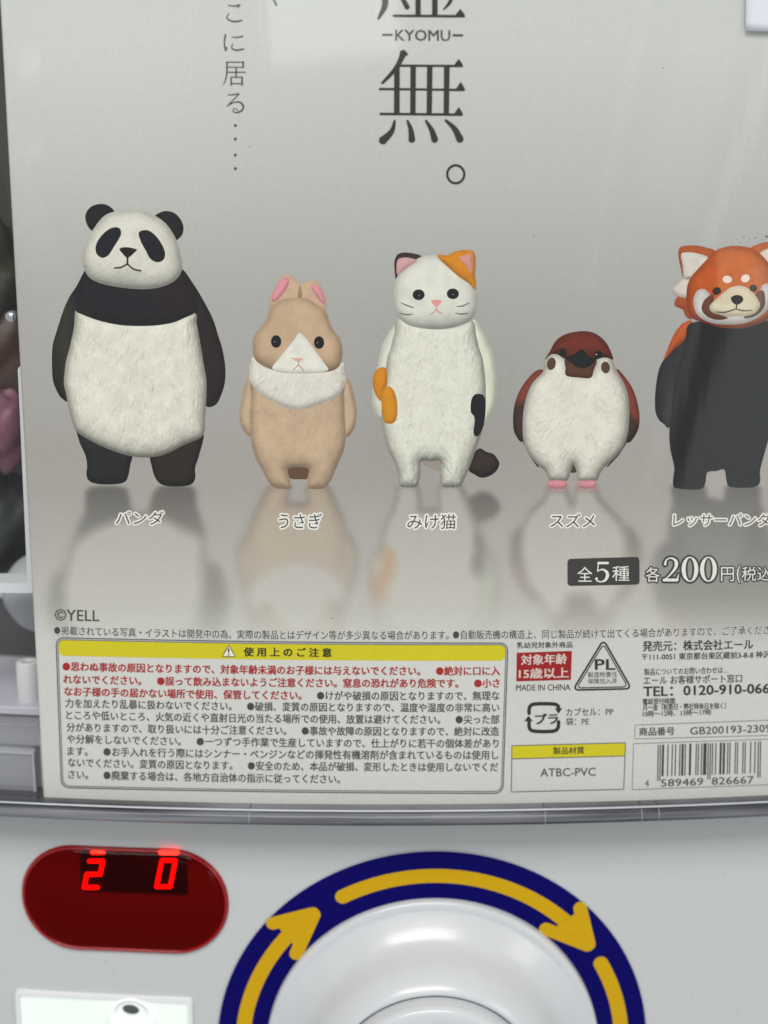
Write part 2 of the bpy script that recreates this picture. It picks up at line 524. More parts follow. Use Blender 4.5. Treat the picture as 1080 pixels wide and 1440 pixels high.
patch('collar', R1((200,712),(178,750),(165,800),(165,870)) + R2((175,40),(215,92),(270,148),(350,188),(430,230),(545,250),(640,227),(740,190),(830,147),(875,92),(902,20)) + R1((893,850),(885,790),(866,755),(700,790),(500,800),(300,770)),
      (226,221,214), 3, rb, fan=1.6, R=12, fur=.30, furlen=5, amb=.5, mottle=.014)
patch('ear', R1((330,338),(317,290),(335,230),(375,160),(410,100),(445,86),(490,100),(530,140),(552,170),(560,270),(420,320)), (202,172,146), 3, rb, R=6, amb=.7, step=.8)
patch('ear', R1((548,170),(590,147),(650,132),(687,145),(717,190),(747,260),(751,310),(740,360),(680,350),(540,300)), (202,172,146), 3, rb, R=6, amb=.7, step=.8)
patch('inner_ear', R1((345,295),(333,255),(362,198),(395,133),(428,106),(462,118),(467,152),(437,210),(390,270)), (222,150,160), 4, rb, R=6, amb=.5, step=.7, reflect=False)
patch('inner_ear', R1((633,180),(665,165),(697,178),(731,240),(744,290),(728,312),(695,282),(655,222)), (222,150,160), 4, rb, R=6, amb=.5, step=.7, reflect=False)
patch('head', R1((500,262),(600,268),(680,315),(742,362),(770,430),(800,500),(850,570),(871,650),(868,720),(850,780),(800,815),(700,831),(560,834),(430,830),(330,806),(250,767),(205,722),(192,650),(195,580),(230,510),(285,450),(310,390),(332,338),(400,282)),
      (199,171,142), 5, rb, R=20, fur=.08, furlen=3, amb=.45, lobes=((372,500,16,4),(467,500,16,4)))
patch('blaze', R1((543,530),(500,590),(440,662),(385,732),(340,800),(430,828),(560,832),(700,829),(764,810),(740,768),(690,700),(640,630),(590,565)), (226,225,218), 6, rb, R=6, amb=.75, step=.8, fur=.03)
for (x, y) in ((369,595),(695,603)):
    e = fill('eye', ell(320 + x/5.4, 370 + y/5.4, 7.2, 8.8), (26,16,16), 7, rb, smooth=False)
    fill('eye_glint', ell(320 + (x-12)/5.4, 370 + (y+2)/5.4, .9, .9, n=8), (150,120,130), 7.5, rb, smooth=False)
fill('nose', R1((483,718),(520,722),(574,724),(552,745),(536,750),(510,738)), (206,162,152), 7, rb)
polys('mouth', [stroke_outline(R1((540,748),(537,776)), 1.1, smooth=False), stroke_outline(R1((538,774),(520,790),(498,812)), 1.3), stroke_outline(R1((538,774),(556,790),(577,815)), 1.3)], (168,138,124), 7, rb)

# ---- calico cat
C1 = crop(510, 340, 5.4); C2 = crop(510, 490, 5.4)
cb = empty('cat_picture', parent=card)
CW = (220, 220, 208)
patch('tail', C2((890,758),(940,785),(990,800),(1025,840),(1038,880),(1015,930),(960,970),(900,981),(850,957),(806,925),(820,860),(850,790)), (58,48,44), 1, cb, R=14, amb=.35)
fill('tail_tip', C2((440,845),(600,845),(588,926),(530,912),(480,890)), (150,138,130), 1, cb)
patch('arm', C1((300,590),(222,660),(160,760),(130,850)) + C2((112,140),(88,200),(74,300),(71,420),(88,490),(118,540),(170,552),(215,450),(225,300),(250,100)) + C1((340,760)), CW, 1, cb, R=12, amb=.35)
patch('arm', C1((840,590),(910,680),(960,780)) + C2((992,60),(1013,180),(1021,300),(1006,420),(970,510),(925,556),(860,400),(850,200),(830,30)) + C1((800,750)), (226,226,210), 1, cb, R=12, amb=.35)
patch('body', C1((300,560),(240,700),(215,800)) + C2((185,80),(172,200),(150,300),(143,440),(145,550),(160,650),(190,760),(238,860),(268,950),(282,1040),(350,1054),(412,1047),(430,1000),(441,930),(443,858),(520,857),(589,858),(587,950),(592,1030),(622,1053),(700,1053),(750,1042),(777,980),(812,900),(862,760),(902,640),(930,500),(935,300),(915,100),(880,-20)) + C1((860,700),(835,600),(700,600)),
      (228,227,217), 2, cb, edge=.2, R=26, fur=.28, furlen=4, amb=.33, mottle=.014, lobes=((576,643,18,3),(634,643,18,3)))
for x in (325, 355, 660, 705):
    line('toe_line', C2((x,1015),(x+3,1048)), .8, (160,158,146), 3, cb, smooth=False)
patch('orange_spot', C2((150,142),(176,150),(188,190),(186,270),(162,330),(140,398),(104,360),(79,290),(80,220),(105,165)), (212,136,20), 3, cb, R=9, amb=.6, step=.8)
patch('orange_spot', C2((185,288),(225,303),(250,350),(263,430),(262,510),(240,560),(205,572),(165,557),(148,490),(143,400),(150,330)), (214,144,20), 3.5, cb, R=9, amb=.6, step=.8)
patch('black_spot', C2((880,344),(915,355),(933,400),(931,500),(916,590),(885,657),(860,667),(841,640),(850,560),(845,515),(821,480),(824,400),(845,355)), (30,32,38), 3, cb, R=6, amb=.6, step=.8)
patch('ear', C1((256,310),(243,220),(242,150),(262,100),(310,82),(380,88),(448,112),(420,180),(330,240),(280,290)), (62,48,44), 3, cb, R=7, amb=.5, step=.8)
patch('head', C1((440,116),(500,103),(570,104),(660,125),(760,190),(850,330),(872,430),(862,520),(822,592),(740,637),(620,662),(500,662),(380,642),(300,602),(250,532),(232,430),(238,350),(252,285),(300,215),(370,160)),
      (222,222,214), 4, cb, R=24, fur=.09, furlen=2, amb=.45, lobes=((612,432,22,5),))
patch('inner_ear', C1((258,238),(261,150),(290,124),(350,121),(413,142),(375,172),(325,208),(275,246)), (206,160,164), 5, cb, R=5, amb=.6, step=.7, reflect=False)
patch('orange_patch', C1((566,98),(640,104),(690,79),(750,64),(820,64),(852,90),(858,160),(853,250),(860,362),(800,312),(720,257),(650,195),(595,145)), (214,138,22), 5, cb, R=10, amb=.5, step=.8)
patch('inner_ear', C1((731,122),(770,104),(820,93),(836,118),(833,180),(826,240),(790,190)), (214,150,140), 6, cb, R=5, amb=.6, step=.7, reflect=False)
for (x, y) in ((425,402),(685,395)):
    patch('eye', ell(510 + x/5.4, 340 + y/5.4, 8.5, 7.5), (30,22,24), 5, cb, R=6, amb=.5, step=.6, smooth=False, reflect=False)
    fill('eye_glint', ell(510 + x/5.4 + .5, 340 + y/5.4 + 1, 1.2, .9, n=8), (130,115,120), 6, cb, smooth=False)
fill('nose', C1((521,448),(560,440),(598,448),(580,480),(560,490),(540,480)), (214,140,140), 5, cb)
polys('mouth', [stroke_outline(C1((560,488),(560,512)), 1.6, smooth=False), stroke_outline(C1((560,510),(545,532),(518,552)), 1.7), stroke_outline(C1((560,510),(578,532),(603,546)), 1.7)], (206,146,140), 5, cb)
for w in (((292,463),(340,485),(388,500)), ((280,540),(330,553),(380,550)), ((715,492),(760,487),(806,466)), ((705,543),(755,549),(803,542))):
    line('whisker', C1(*w), (.9,1.9,1.1), (96,88,82), 5, cb)

# ---- sparrow
S = crop(710, 450, 5.4)
sb = empty('sparrow_picture', parent=card)
def wing(X, Y):
    t = np.clip((Y - 560) / 12 + (X - 735) / 30, 0, 1)[..., None]
    t2 = np.clip(np.where(X > 800, (Y - 575) / 12 - (X - 885) / 12, 0), 0, 1)[..., None]
    t = np.where((X > 800)[..., None], t2, t)
    return np.array((128, 66, 54)) * (1 - t) + np.array((66, 50, 42)) * t
polys('tail_feathers', [stroke_outline(S((135,905),(190,1020),(252,1112)), (2.4,2.8,2.2)), stroke_outline(S((922,925),(860,1020),(778,1112)), (2.2,2.8,2.0))], (58,46,44), 1, sb)
fill('undertail', S((517,1090),(545,1152),(495,1154)), (74,58,50), 1, sb)
patch('wing', S((285,376),(230,390),(170,450),(110,540),(70,660),(63,800),(85,880),(140,918),(200,700),(240,500),(300,420)), wing, 1, sb, R=10, amb=.45, step=.8)
patch('wing', S((850,372),(910,430),(970,520),(1010,640),(1023,760),(1000,860),(925,928),(880,700),(870,560),(840,450)), wing, 1, sb, R=10, amb=.45, step=.8)
patch('body', S((290,390),(300,320),(350,262),(400,258),(470,290),(560,400),(650,400),(700,290),(780,275),(825,320),(848,385),(900,470),(935,570),(946,700),(936,850),(900,960),(840,1040),(765,1108),(722,1165),(692,1222),(565,1224),(545,1150),(520,1098),(500,1150),(465,1222),(345,1220),(310,1150),(250,1100),(190,1030),(150,950),(134,850),(140,700),(165,580),(210,480)),
      (228,226,216), 2, sb, fan=2.2, edge=.2, R=26, fur=.28, furlen=4, amb=.34, mottle=.014, lobes=())
patch('crown', S((303,302),(340,240),(390,155),(470,105),(590,84),(680,100),(750,150),(796,220),(822,298),(780,287),(735,287),(690,302),(560,330),(460,298),(400,262),(350,262)), (112, 50, 38), 3, sb, R=24, amb=.4, step=.8)
patch('throat', S((460,292),(560,300),(692,298),(674,380),(652,438),(560,436),(466,421),(460,360)), (92,62,46), 4, sb, R=8, amb=.55, step=.8)
patch('beak', S((578,224),(604,234),(640,275),(690,302),(640,352),(600,366),(545,358),(505,325),(463,294),(520,262)), (32,28,30), 5, sb, R=8, amb=.5, step=.7)
fill('eye', ell(710 + 440/5.4, 450 + 248/5.4, 5.0, 6.1), (36,26,22), 5, sb, smooth=False)
fill('eye', ell(710 + 708/5.4, 450 + 263/5.4, 5.4, 5.8), (30,20,20), 5, sb, smooth=False)
fill('eye_glint', ell(710 + 695/5.4, 450 + 262/5.4, .9, .9, n=8), (220,215,205), 6, sb, smooth=False)
fill('cheek_spot', ell(710 + 353/5.4, 450 + 332/5.4, 6.2, 8.8, 12), (84,60,46), 4, sb, smooth=False)
fill('cheek_spot', ell(710 + 764/5.4, 450 + 360/5.4, 6.2, 8.3, -6), (84,60,46), 4, sb, smooth=False)
for foot in (((335,1222),(462,1222),(466,1262),(440,1281),(415,1272),(390,1283),(365,1274),(345,1281),(330,1255)), ((563,1222),(690,1222),(686,1262),(665,1280),(640,1272),(615,1284),(590,1272),(572,1278),(560,1255))):
    patch('foot', S(*foot), (214,146,156), 3, sb, R=5, amb=.5, step=.7)

# ---- red panda
P1 = crop(910, 330, 6.353); P2 = crop(910, 440, 5.541)
qb = empty('red_panda_picture', parent=card)
ORG = (206, 104, 56)
RPB = (27, 27, 27)
patch('arm', P2((1000,100),(1100,250),(1170,500),(1180,750),(1100,880),(980,880),(900,500)), RPB, 1, qb, R=12, amb=.5)
patch('arm', P2((140,350),(90,450),(64,620),(64,760),(90,830),(130,865),(180,888),(300,700),(350,300),(320,190),(220,260)), (50,52,52), 1, qb, R=14, amb=.5)
patch('shoulder', P2((350,62),(280,80),(210,165),(160,280),(131,364),(200,292),(290,212),(345,140)), (190,90,46), 2, qb, R=8, amb=.5, step=.8)
patch('body', P2((340,80),(600,60),(900,40),(985,150),(1015,300),(1010,600),(965,900),(938,1010),(905,1130),(880,1230),(882,1300),(865,1342),(800,1361),(650,1356),(620,1310),(602,1222),(540,1232),(470,1243),(455,1320),(430,1367),(350,1376),(230,1366),(204,1340),(205,1280),(212,1200),(180,1050),(176,880),(210,600),(260,350),(300,200)), RPB, 3, qb, R=24, amb=.5, fur=.04)
patch('ear', P1((280,180),(290,120),(330,100),(440,97),(540,118),(608,152),(600,300),(420,400),(330,385),(300,290)), (176,88,50), 3, qb, R=8, amb=.5, step=.8)
patch('ear', P1((925,130),(1000,82),(1080,65),(1180,62),(1250,110),(1290,180),(1250,300),(1100,380),(980,280)), (190,104,66), 3, qb, R=8, amb=.5, step=.8)
patch('inner_ear', P1((303,185),(330,160),(430,163),(548,208),(520,300),(420,390),(335,388),(318,280)), (214,208,200), 4, qb, R=7, amb=.55, step=.8)
patch('inner_ear', P1((1000,190),(1080,125),(1180,140),(1220,200),(1100,330)), (220,206,196), 4, qb, R=7, amb=.55, step=.8)
patch('cheek_tuft', P1((275,553),(246,628),(320,668),(345,725),(400,750),(420,600),(380,540)), (168,82,50), 3, qb, R=6, amb=.5, step=.8)
patch('cheek_tuft', P1((335,390),(270,440),(227,490),(270,545),(360,562),(420,480),(400,380)), (214,204,196), 4, qb, R=7, amb=.5, step=.8)
patch('head', P1((605,148),(700,110),(800,100),(930,120),(1020,180),(1090,260),(1150,380),(1180,500),(1160,640),(1100,740),(980,802),(820,837),(650,827),(500,782),(400,742),(358,650),(353,500),(380,400),(450,310),(540,215)),
      lambda X, Y: np.array((194,90,40)) * (1 - np.clip((X-1004)/8,0,1))[..., None] + np.array((202,112,66)) * np.clip((X-1004)/8,0,1)[..., None], 5, qb, R=34, amb=.4, step=.8)  # paler right side: the cover's haze put into the fur colour
patch('face_mask', P1((560,532),(530,500),(500,485),(450,500),(416,570),(418,640),(448,712),(520,767),(620,797),(760,803),(880,788),(990,742),(1072,672),(1112,560),(1102,460),(1060,438),(1015,480),(1000,600),(800,600),(600,600)), (208,204,204), 6, qb, R=12, amb=.55, step=.8)
patch('face_stripe', P1((590,535),(520,575),(488,640),(498,692),(548,737),(620,760),(690,757),(718,740),(640,712),(600,680),(590,620)), (104,66,48), 7, qb, R=6, amb=.55, step=.8)
patch('face_stripe', P1((1035,498),(1054,560),(1052,630),(1012,692),(950,733),(880,748),(868,732),(930,695),(970,640),(970,570),(975,520)), (112,82,64), 7, qb, R=6, amb=.55, step=.8)
patch('muzzle', P1((820,457),(740,474),(670,528),(600,590),(558,640),(578,690),(660,718),(720,732),(800,727),(880,727),(962,702),(1007,640),(992,580),(940,510),(880,468)), (218,206,182), 8, qb, R=9, amb=.6, step=.8)
fill('brow_spot', ell(910 + 716/6.353, 330 + 400/6.353, 6.6, 5.2, 6), (228,206,192), 7, qb, smooth=False)
fill('brow_spot', ell(910 + 878/6.353, 330 + 391/6.353, 6.4, 5.4, -25), (230,210,196), 7, qb, smooth=False)
fill('eye', ell(910 + 622/6.353, 330 + 503/6.353, 6.2, 5.2, -20), (52,40,34), 9, qb, smooth=False)
fill('eye', ell(910 + 950/6.353, 330 + 478/6.353, 5.4, 5.2), (66,56,46), 9, qb, smooth=False)
fill('nose', P1((748,565),(775,545),(805,538),(840,547),(859,572),(848,602),(805,626),(765,606)), (46,44,42), 9, qb)
polys('mouth', [stroke_outline(P1((802,618),(796,662)), 1.8, smooth=False), stroke_outline(P1((618,690),(700,692),(795,662)), (1.2,1.8,1.6)), stroke_outline(P1((795,662),(860,680),(937,674)), (1.6,1.7,1.0))], (70,62,54), 9, qb)

# ---- the sheet itself: studio backdrop, glossy floor with the mirrored animals
def card_sheet():
    step = 3.0
    gy = np.arange(-40, 1131 + step, step)
    gx = np.linspace(0, 1, 372)
    X = np.zeros((len(gy), len(gx))); Y = np.zeros_like(X)
    for i, y in enumerate(gy):
        xl = 0.5 + 0.0545 * y; xr = 1130
        X[i] = xl + (xr - xl) * gx
    bottom = 1139 - (X[-1] - 545) ** 2 * 3.9e-5
    for j in range(len(gx)):
        Y[:, j] = gy
    Y[-1] = bottom
    for i in range(-6, -1):
        Y[i] = Y[-7] + (bottom - Y[-7]) * (6 + i + 1) / 7.0 if i > -7 else Y[i]
    def key(v, ks, cs):
        return np.stack([np.interp(v, ks, [c[k] for c in cs]) for k in range(3)], -1)
    col = key(Y, [-40, 60, 250, 420, 560, 640, 690, 760, 850, 900, 1140],
              [(190,191,187), (189,190,185), (176,176,172), (163,161,158), (160,157,153), (158,153,148), (160,155,149), (169,165,159), (182,179,172), (196,195,190), (200,199,194)])
    # broad unevenness of the printed backdrop
    g1 = np.exp(-((X - 120) / 260) ** 2) * np.exp(-((Y - 150) / 260) ** 2)
    g2 = np.exp(-((X - 640) / 160) ** 2) * np.exp(-((Y - 560) / 120) ** 2)
    col = col + 6 * g1[..., None] * np.array([1, 1, .8]) - 8 * g2[..., None]
    # mirrored figures
    W, H = 620, 330                      # raster at 2 px, x -20..1220, y(mirrored) 680..
    acc = np.zeros((H, W, 3)); al = np.zeros((H, W))
    for (PX, PY, ins, rgb) in REFLECT:
        my = 2 * 683.0 - PY
        jj = ((PX + 20) / 2).astype(int); ii = ((my - 680) / 2).astype(int)
        ok = ins & (ii >= 0) & (ii < H) & (jj >= 0) & (jj < W)
        acc[ii[ok], jj[ok]] = rgb[ok]; al[ii[ok], jj[ok]] = 1
    acc = acc * al[..., None]
    def soft(a, r):
        for _ in range(3): a = blur(blur(a, r, 0), r, 1)
        return a
    a1, l1 = soft(acc, 1), soft(al, 1)
    a3, l3 = soft(acc, 3), soft(al, 3)
    yy = (np.arange(H) * 2)[:, None]
    t = np.clip(yy / 120.0, 0, 1)
    aa = a1 * (1 - t)[..., None] + a3 * t[..., None]; ll = l1 * (1 - t) + l3 * t
    fi = (Y - 680) / 2; fj = (X + 20) / 2
    i0 = np.clip(fi.astype(int), 0, H - 2); j0 = np.clip(fj.astype(int), 0, W - 2)
    fu = np.clip(fi - i0, 0, 1)[..., None]; fv = np.clip(fj - j0, 0, 1)[..., None]
    def samp(a):
        return (a[i0, j0] * (1 - fu) + a[i0 + 1, j0] * fu) * (1 - fv) + (a[i0, j0 + 1] * (1 - fu) + a[i0 + 1, j0 + 1] * fu) * fv
    rc = samp(aa); rl = samp(ll[..., None])
    fade = np.interp(Y, [681, 684, 740, 840, 905, 925], [0, .66, .50, .36, .08, 0])[..., None]
    base = ink(col)
    mirrored = rc + base * (1 - rl)
    # the floor dulls whites, so mirrored white fur stays below the floor's own tone
    mirrored = np.minimum(mirrored, base * 1.22)
    out = base * (1 - fade) + mirrored * fade
    edge = np.clip(4 * rl * (1 - rl), 0, 1)
    out = out * (1 - 0.22 * fade * edge)
    # contact shade under the feet as printed
    V = surf(X.ravel(), Y.ravel(), 0.0)
    idx = np.arange(X.size).reshape(X.shape)
    q4 = np.stack([idx[:-1, :-1], idx[1:, :-1], idx[1:, 1:], idx[:-1, 1:]], -1).reshape(-1, 4)
    o = mkobj('card_sheet', V, q4, M_PRINT, card, out.reshape(-1, 3))
    return o, V[idx[:, 0]], V[idx[-1]]
sheet, left_edge, bottom_edge = card_sheet()
sol = sheet.modifiers.new('thickness', 'SOLIDIFY'); sol.thickness = 0.0004; sol.offset = -1

# ---- the big title characters
T = crop(500, 0, 5.145)
INK = (52, 50, 50)
def serif(x, y, w=68, h=56):        # the triangular end of a horizontal stroke
    return T((x - w, y + 2), (x - w / 2 - 6, y - h * .75), (x - w / 2 + 4, y - h), (x - w/2 + 14, y - h * .8), (x - 4, y - 14), (x, y - 2), (x - 4, y + 8), (x - w, y + 8))
t1 = [stroke_outline(T((205,-120),(215,0),(205,60),(165,135)), (7,9,8,3.2)),
      stroke_outline(T((315,-40),(345,0),(372,50)), (3,6.5,7.6)),
      T((433,-60),(472,-60),(472,112),(433,112)), T((553,-60),(594,-60),(594,112),(553,112)),
      stroke_outline(T((700,-30),(680,20),(638,68)), (5,5,2.0)),
      stroke_outline(T((278,114),(715,117)), 3.7, smooth=False), serif(793, 118, 80, 54)]
polys('title_character', t1, INK, 2, card)
text('KYOMU', 556, 633, (49.5, 50), 15.5, (70,70,72), 2, card, bold=.012)
polys('title_dash', [T((193,244),(268,244),(268,260),(193,260))], (70,70,72), 2, card)
polys('title_dash', [T((702,247),(778,247),(778,264),(702,264))], (70,70,72), 2, card)
t2 = [stroke_outline(T((345,385),(318,450),(275,515),(195,600)), (9.6,7,6,4)),
      T((322,368),(336,364),(372,380),(381,394),(372,404),(345,404),(330,400)),
      stroke_outline(T((318,475),(705,477)), 3.4, smooth=False), serif(778, 478, 72, 52),
      stroke_outline(T((176,644),(725,650)), 3.4, smooth=False), serif(792, 651, 72, 58),
      stroke_outline(T((182,824),(715,829)), 3.6, smooth=False), serif(777, 830, 70, 54),
      T((279,520),(320,480),(319,828),(278,828)), T((397,480),(437,480),(434,828),(395,828)),
      T((517,480),(557,480),(552,828),(514,828)), T((640,480),(681,480),(676,828),(637,828)),
      stroke_outline(T((283,874),(262,950),(198,1015)), (3,7,11.4)),
      stroke_outline(T((376,874),(400,940),(407,1008)), (3,7,9.6)),
      stroke_outline(T((510,874),(550,940),(572,1008)), (3,7,9.6)),
      stroke_outline(T((652,870),(715,930),(755,1005)), (3,7.5,10.4))]
polys('title_character', t2, INK, 2, card)
ring_line('title_full_stop', ell(500 + 725/5.145, 1261/5.145, 12, 12.6, n=36), 3.4, INK, 2, card)

# ---- vertical line of slender brush-like characters at the left
Q = crop(0, 0, 2)
TI = (66, 68, 68)
polys('printed_text', [stroke_outline(Q((766,-4),(772,4),(777,14)), (1.2,2.6,2.8))], TI, 2, card)
polys('printed_text', [stroke_outline(Q((642,15),(660,17),(674,14),(668,22)), (1.4,2.0,2.4,1.0)), stroke_outline(Q((644,38),(638,50),(650,59),(668,60),(680,57)), (1.2,1.6,2.2,2.4,2.0))], TI, 2, card)
polys('printed_text', [stroke_outline(Q((634,98),(631,120),(635,142),(639,130)), (2.6,1.8,2.6,1.0)), stroke_outline(Q((652,104),(668,105),(682,102)), (1.2,1.8,2.2)), stroke_outline(Q((655,124),(651,134),(664,141),(685,138)), (1.1,1.6,2.2,2.2))], TI, 2, card)
polys('printed_text', [stroke_outline(Q((638,175),(684,175)), 1.5, smooth=False), stroke_outline(Q((684,174),(684,190)), 2.2, smooth=False), stroke_outline(Q((640,189),(684,189)), 1.4, smooth=False),
      stroke_outline(Q((638,175),(638,205),(634,225),(628,238)), (2.4,2.0,1.6,1.0)), stroke_outline(Q((642,203),(690,203)), 1.5, smooth=False), stroke_outline(Q((664,190),(664,217)), 2.0, smooth=False),
      stroke_outline(Q((650,217),(650,239)), 2.0, smooth=False), stroke_outline(Q((681,217),(681,239)), 2.2, smooth=False), stroke_outline(Q((650,217),(681,217)), 1.3, smooth=False), stroke_outline(Q((650,235),(681,235)), 1.3, smooth=False)], TI, 2, card)
polys('printed_text', [stroke_outline(Q((641,267),(660,266),(672,264),(655,282),(639,299),(655,289),(674,287),(684,298),(680,311),(664,317),(655,311),(660,305),(670,311)), (1.3,1.8,1.6,1.4,1.6,1.6,2.2,2.6,2.4,1.7,1.3,1.2,1.2))], TI, 2, card)
polys('printed_dots', [ell(331, y, 2.1, 2.1, n=10) for y in (176.5, 195.5, 218, 237)], TI, 2, card)

# ---- names under the animals, dark brush type with a white outline
CAP = (74, 70, 68); CO = (226, 223, 216)
for s, x0, x1, y, h in (('パンダ', 163, 230, 728.5, 19), ('うさぎ', 392, 452, 732.5, 21), ('みけ猫', 573, 641, 733.5, 21), ('スズメ', 774, 837, 732, 19), ('レッサーパンダ', 947, 1084, 731, 18)):
    text(s, x0, x1, y, h, CO, 2, card, bold=.135, shear=.05, res=3, name='caption_outline')
    text(s, x0, x1, y, h, CAP, 4.5, card, bold=.0, shear=.05, res=3, name='caption_text')

# ---- price
fillb = patch('black_tag', rrect([(798, 786), (899, 783), (899.5, 822), (798, 824)], 5), (62,60,58), 2, card, R=2, amb=.9, smooth=False, step=1.5, reflect=False, mottle=.005)
WHT = (222, 220, 212); OUT = (64, 60, 58)
def digit2(x, y, w, h, g=0.0):
    f = lambda *p: [(x + a * w, y + b * h) for a, b in p]
    k = w
    return [stroke_outline(f((.14,.27),(.22,.10),(.48,.02),(.74,.12),(.80,.28),(.70,.48),(.40,.73),(.10,.93)), np.array([.16,.07,.08,.16,.20,.15,.08,.06]) * k + g),
            stroke_outline(f((.08,.93),(.84,.93)), .17 * k + g, smooth=False), stroke_outline(f((.84,.93),(.93,.70)), (.10 * k + g, .05 * k + g), smooth=False)]
def digit5(x, y, w, h, g=0.0):
    f = lambda *p: [(x + a * w, y + b * h) for a, b in p]
    k = w
    return [stroke_outline(f((.25,.06),(.85,.06)), .15 * k + g, smooth=False), stroke_outline(f((.25,.06),(.20,.46)), .07 * k + g, smooth=False),
            stroke_outline(f((.20,.46),(.50,.37),(.76,.48),(.83,.66),(.70,.88),(.42,.97),(.16,.91),(.13,.82)), np.array([.05,.10,.17,.21,.15,.07,.09,.17]) * k + g)]
def digit0(name, x, y, w, h, g, color, layer):
    a = np.linspace(0, 2 * math.pi, 40, endpoint=False)
    cx, cy = x + w / 2, y + h / 2
    ox, oy = w / 2 + g / 2, h / 2 + g / 2
    ix, iy = max(w * .26 - g / 2, .6), h * .455 - g / 2
    Pp = np.concatenate([np.stack([cx + ox * np.cos(a), cy + oy * np.sin(a)], -1), np.stack([cx + ix * np.cos(a), cy + iy * np.sin(a)], -1)])
    i = np.arange(40); j = (i + 1) % 40
    return mkobj(name, surf(Pp[:, 0], Pp[:, 1], -layer * LAY), np.stack([i, i + 40, j + 40, j], -1), flat(color), card)
text('全', 812, 833, 807.5, 21, WHT, 5, card, bold=.004)
polys('digit', digit5(836, 790, 22, 29), WHT, 5, card)
text('種', 861, 885, 806.5, 21, WHT, 5, card, bold=.004)
text('各', 908, 928, 808, 21, OUT, 2, card, bold=.11, name='price_outline'); text('各', 908, 928, 808, 21, WHT, 5, card)
polys('price_outline', digit2(932, 784, 24, 34, 5.5), OUT, 2, card)
polys('digit', digit2(932, 784, 24, 34), WHT, 5, card)
for x in (958.5, 984.5):
    digit0('price_outline', x, 783, 23.5, 35, 5.5, OUT, 2.8); digit0('digit', x, 783, 23.5, 35, 0, WHT, 5)
text('円', 1014, 1032, 807.5, 20, OUT, 2, card, bold=.11, name='price_outline'); text('円', 1014, 1032, 807.5, 20, WHT, 5, card)
text('(', 1036, 1041, 807.5, 25, OUT, 2.4, card, bold=.06, name='price_outline'); text('(', 1036, 1041, 807.5, 25, WHT, 5, card)
text('税込', 1043, 1085, 807, 20, OUT, 2, card, bold=.10, name='price_outline'); text('税込', 1043, 1085, 807, 20, WHT, 5, card)

# ---- small print
G = (70, 68, 66); D2 = (46, 45, 44)
text('©YELL', 77, 139.5, (864.5, 865.5), 16.5, (74,72,70), 2, card, bold=.004)
HALO = (206, 205, 200)
longs = '●掲載されている写真・イラストは開発中の為、実際の製品とはデザイン等が多少異なる場合があります。'
text(longs, 76, 631, (886, 892.2, 892.8), 12.6, HALO, 2, card, bold=.09, name='caption_outline', res=1)
text(longs, 76, 631, (886, 892.2, 892.8), 12.6, G, 4, card, bold=.002)
long2 = '●自動販売機の構造上、同じ製品が続けて出てくる場合がありますので、ご了承くださ'
text(long2, 637, 1082, (892.6, 890.6, 885.4), 12.6, HALO, 2, card, bold=.09, name='caption_outline', res=1)
text(long2, 637, 1082, (892.6, 890.6, 885.4), 12.6, G, 4, card, bold=.002)

# warning box
box = [(79.5, 897.5), (713.5, 905), (706.5, 1114.5), (87, 1106.5)]
def bowed(c4, dip, r):
    P = rrect(c4, r)
    Q = []
    for a, b in zip(P, np.roll(P, -1, 0)):
        m = max(1, int(np.linalg.norm(b - a) / 8))
        for k in range(m): Q.append(a + (b - a) * k / m)
    P = np.array(Q)
    x0, x1 = c4[0][0], c4[1][0]
    t = np.clip((P[:, 0] - x0) / (x1 - x0), 0, 1)
    P[:, 1] += dip * 4 * t * (1 - t)
    return P
wb = bowed(box, 2.2, 10)
patch('warning_box', wb, (201,200,195), 1, card, R=1, amb=1, smooth=False, step=3, reflect=False, mottle=.0)
ring_line('box_border', wb, 3.0, (172,172,172), 2, card)
ring_line('box_border', bowed([(78.6,896.6),(714.3,904.2),(707.2,1115.6),(86.2,1107.4)], 2.2, 11), 1.3, (70,70,72), 2.6, card)
ring_line('box_border', bowed([(81.2,899.4),(711.6,906.7),(704.8,1112.6),(88.8,1104.8)], 2.2, 9), 1.0, (90,90,92), 2.6, card)
yb = bowed([(82, 900), (711, 907.3), (710.3, 929.2), (83, 922)], 2.2, 7)
keep = [p if not (p[1] > 921 and (p[0] < 92)) else p for p in yb]
patch('yellow_bar', np.array(keep), (200,188,12), 2, card, R=1, amb=1, smooth=False, step=1.5, reflect=False, mottle=.004)
hd = crop(60, 870, 3.176)
ring_line('warning_triangle', np.array(hd((831,118),(861,170),(802,169))), 1.2, (70,66,50), 4, card)
fill('warning_triangle', hd((831,122),(857,168),(806,167)), (226,224,205), 3, card, smooth=False)
text('!', 320.4, 322.6, 916.5, 10, D2, 5, card, bold=.02)
text('使 用 上 の ご 注 意', 343, 466, (916.5, 917.8), 12.6, (44,42,34), 4, card, bold=.028, res=3)
RED = (160, 38, 38)
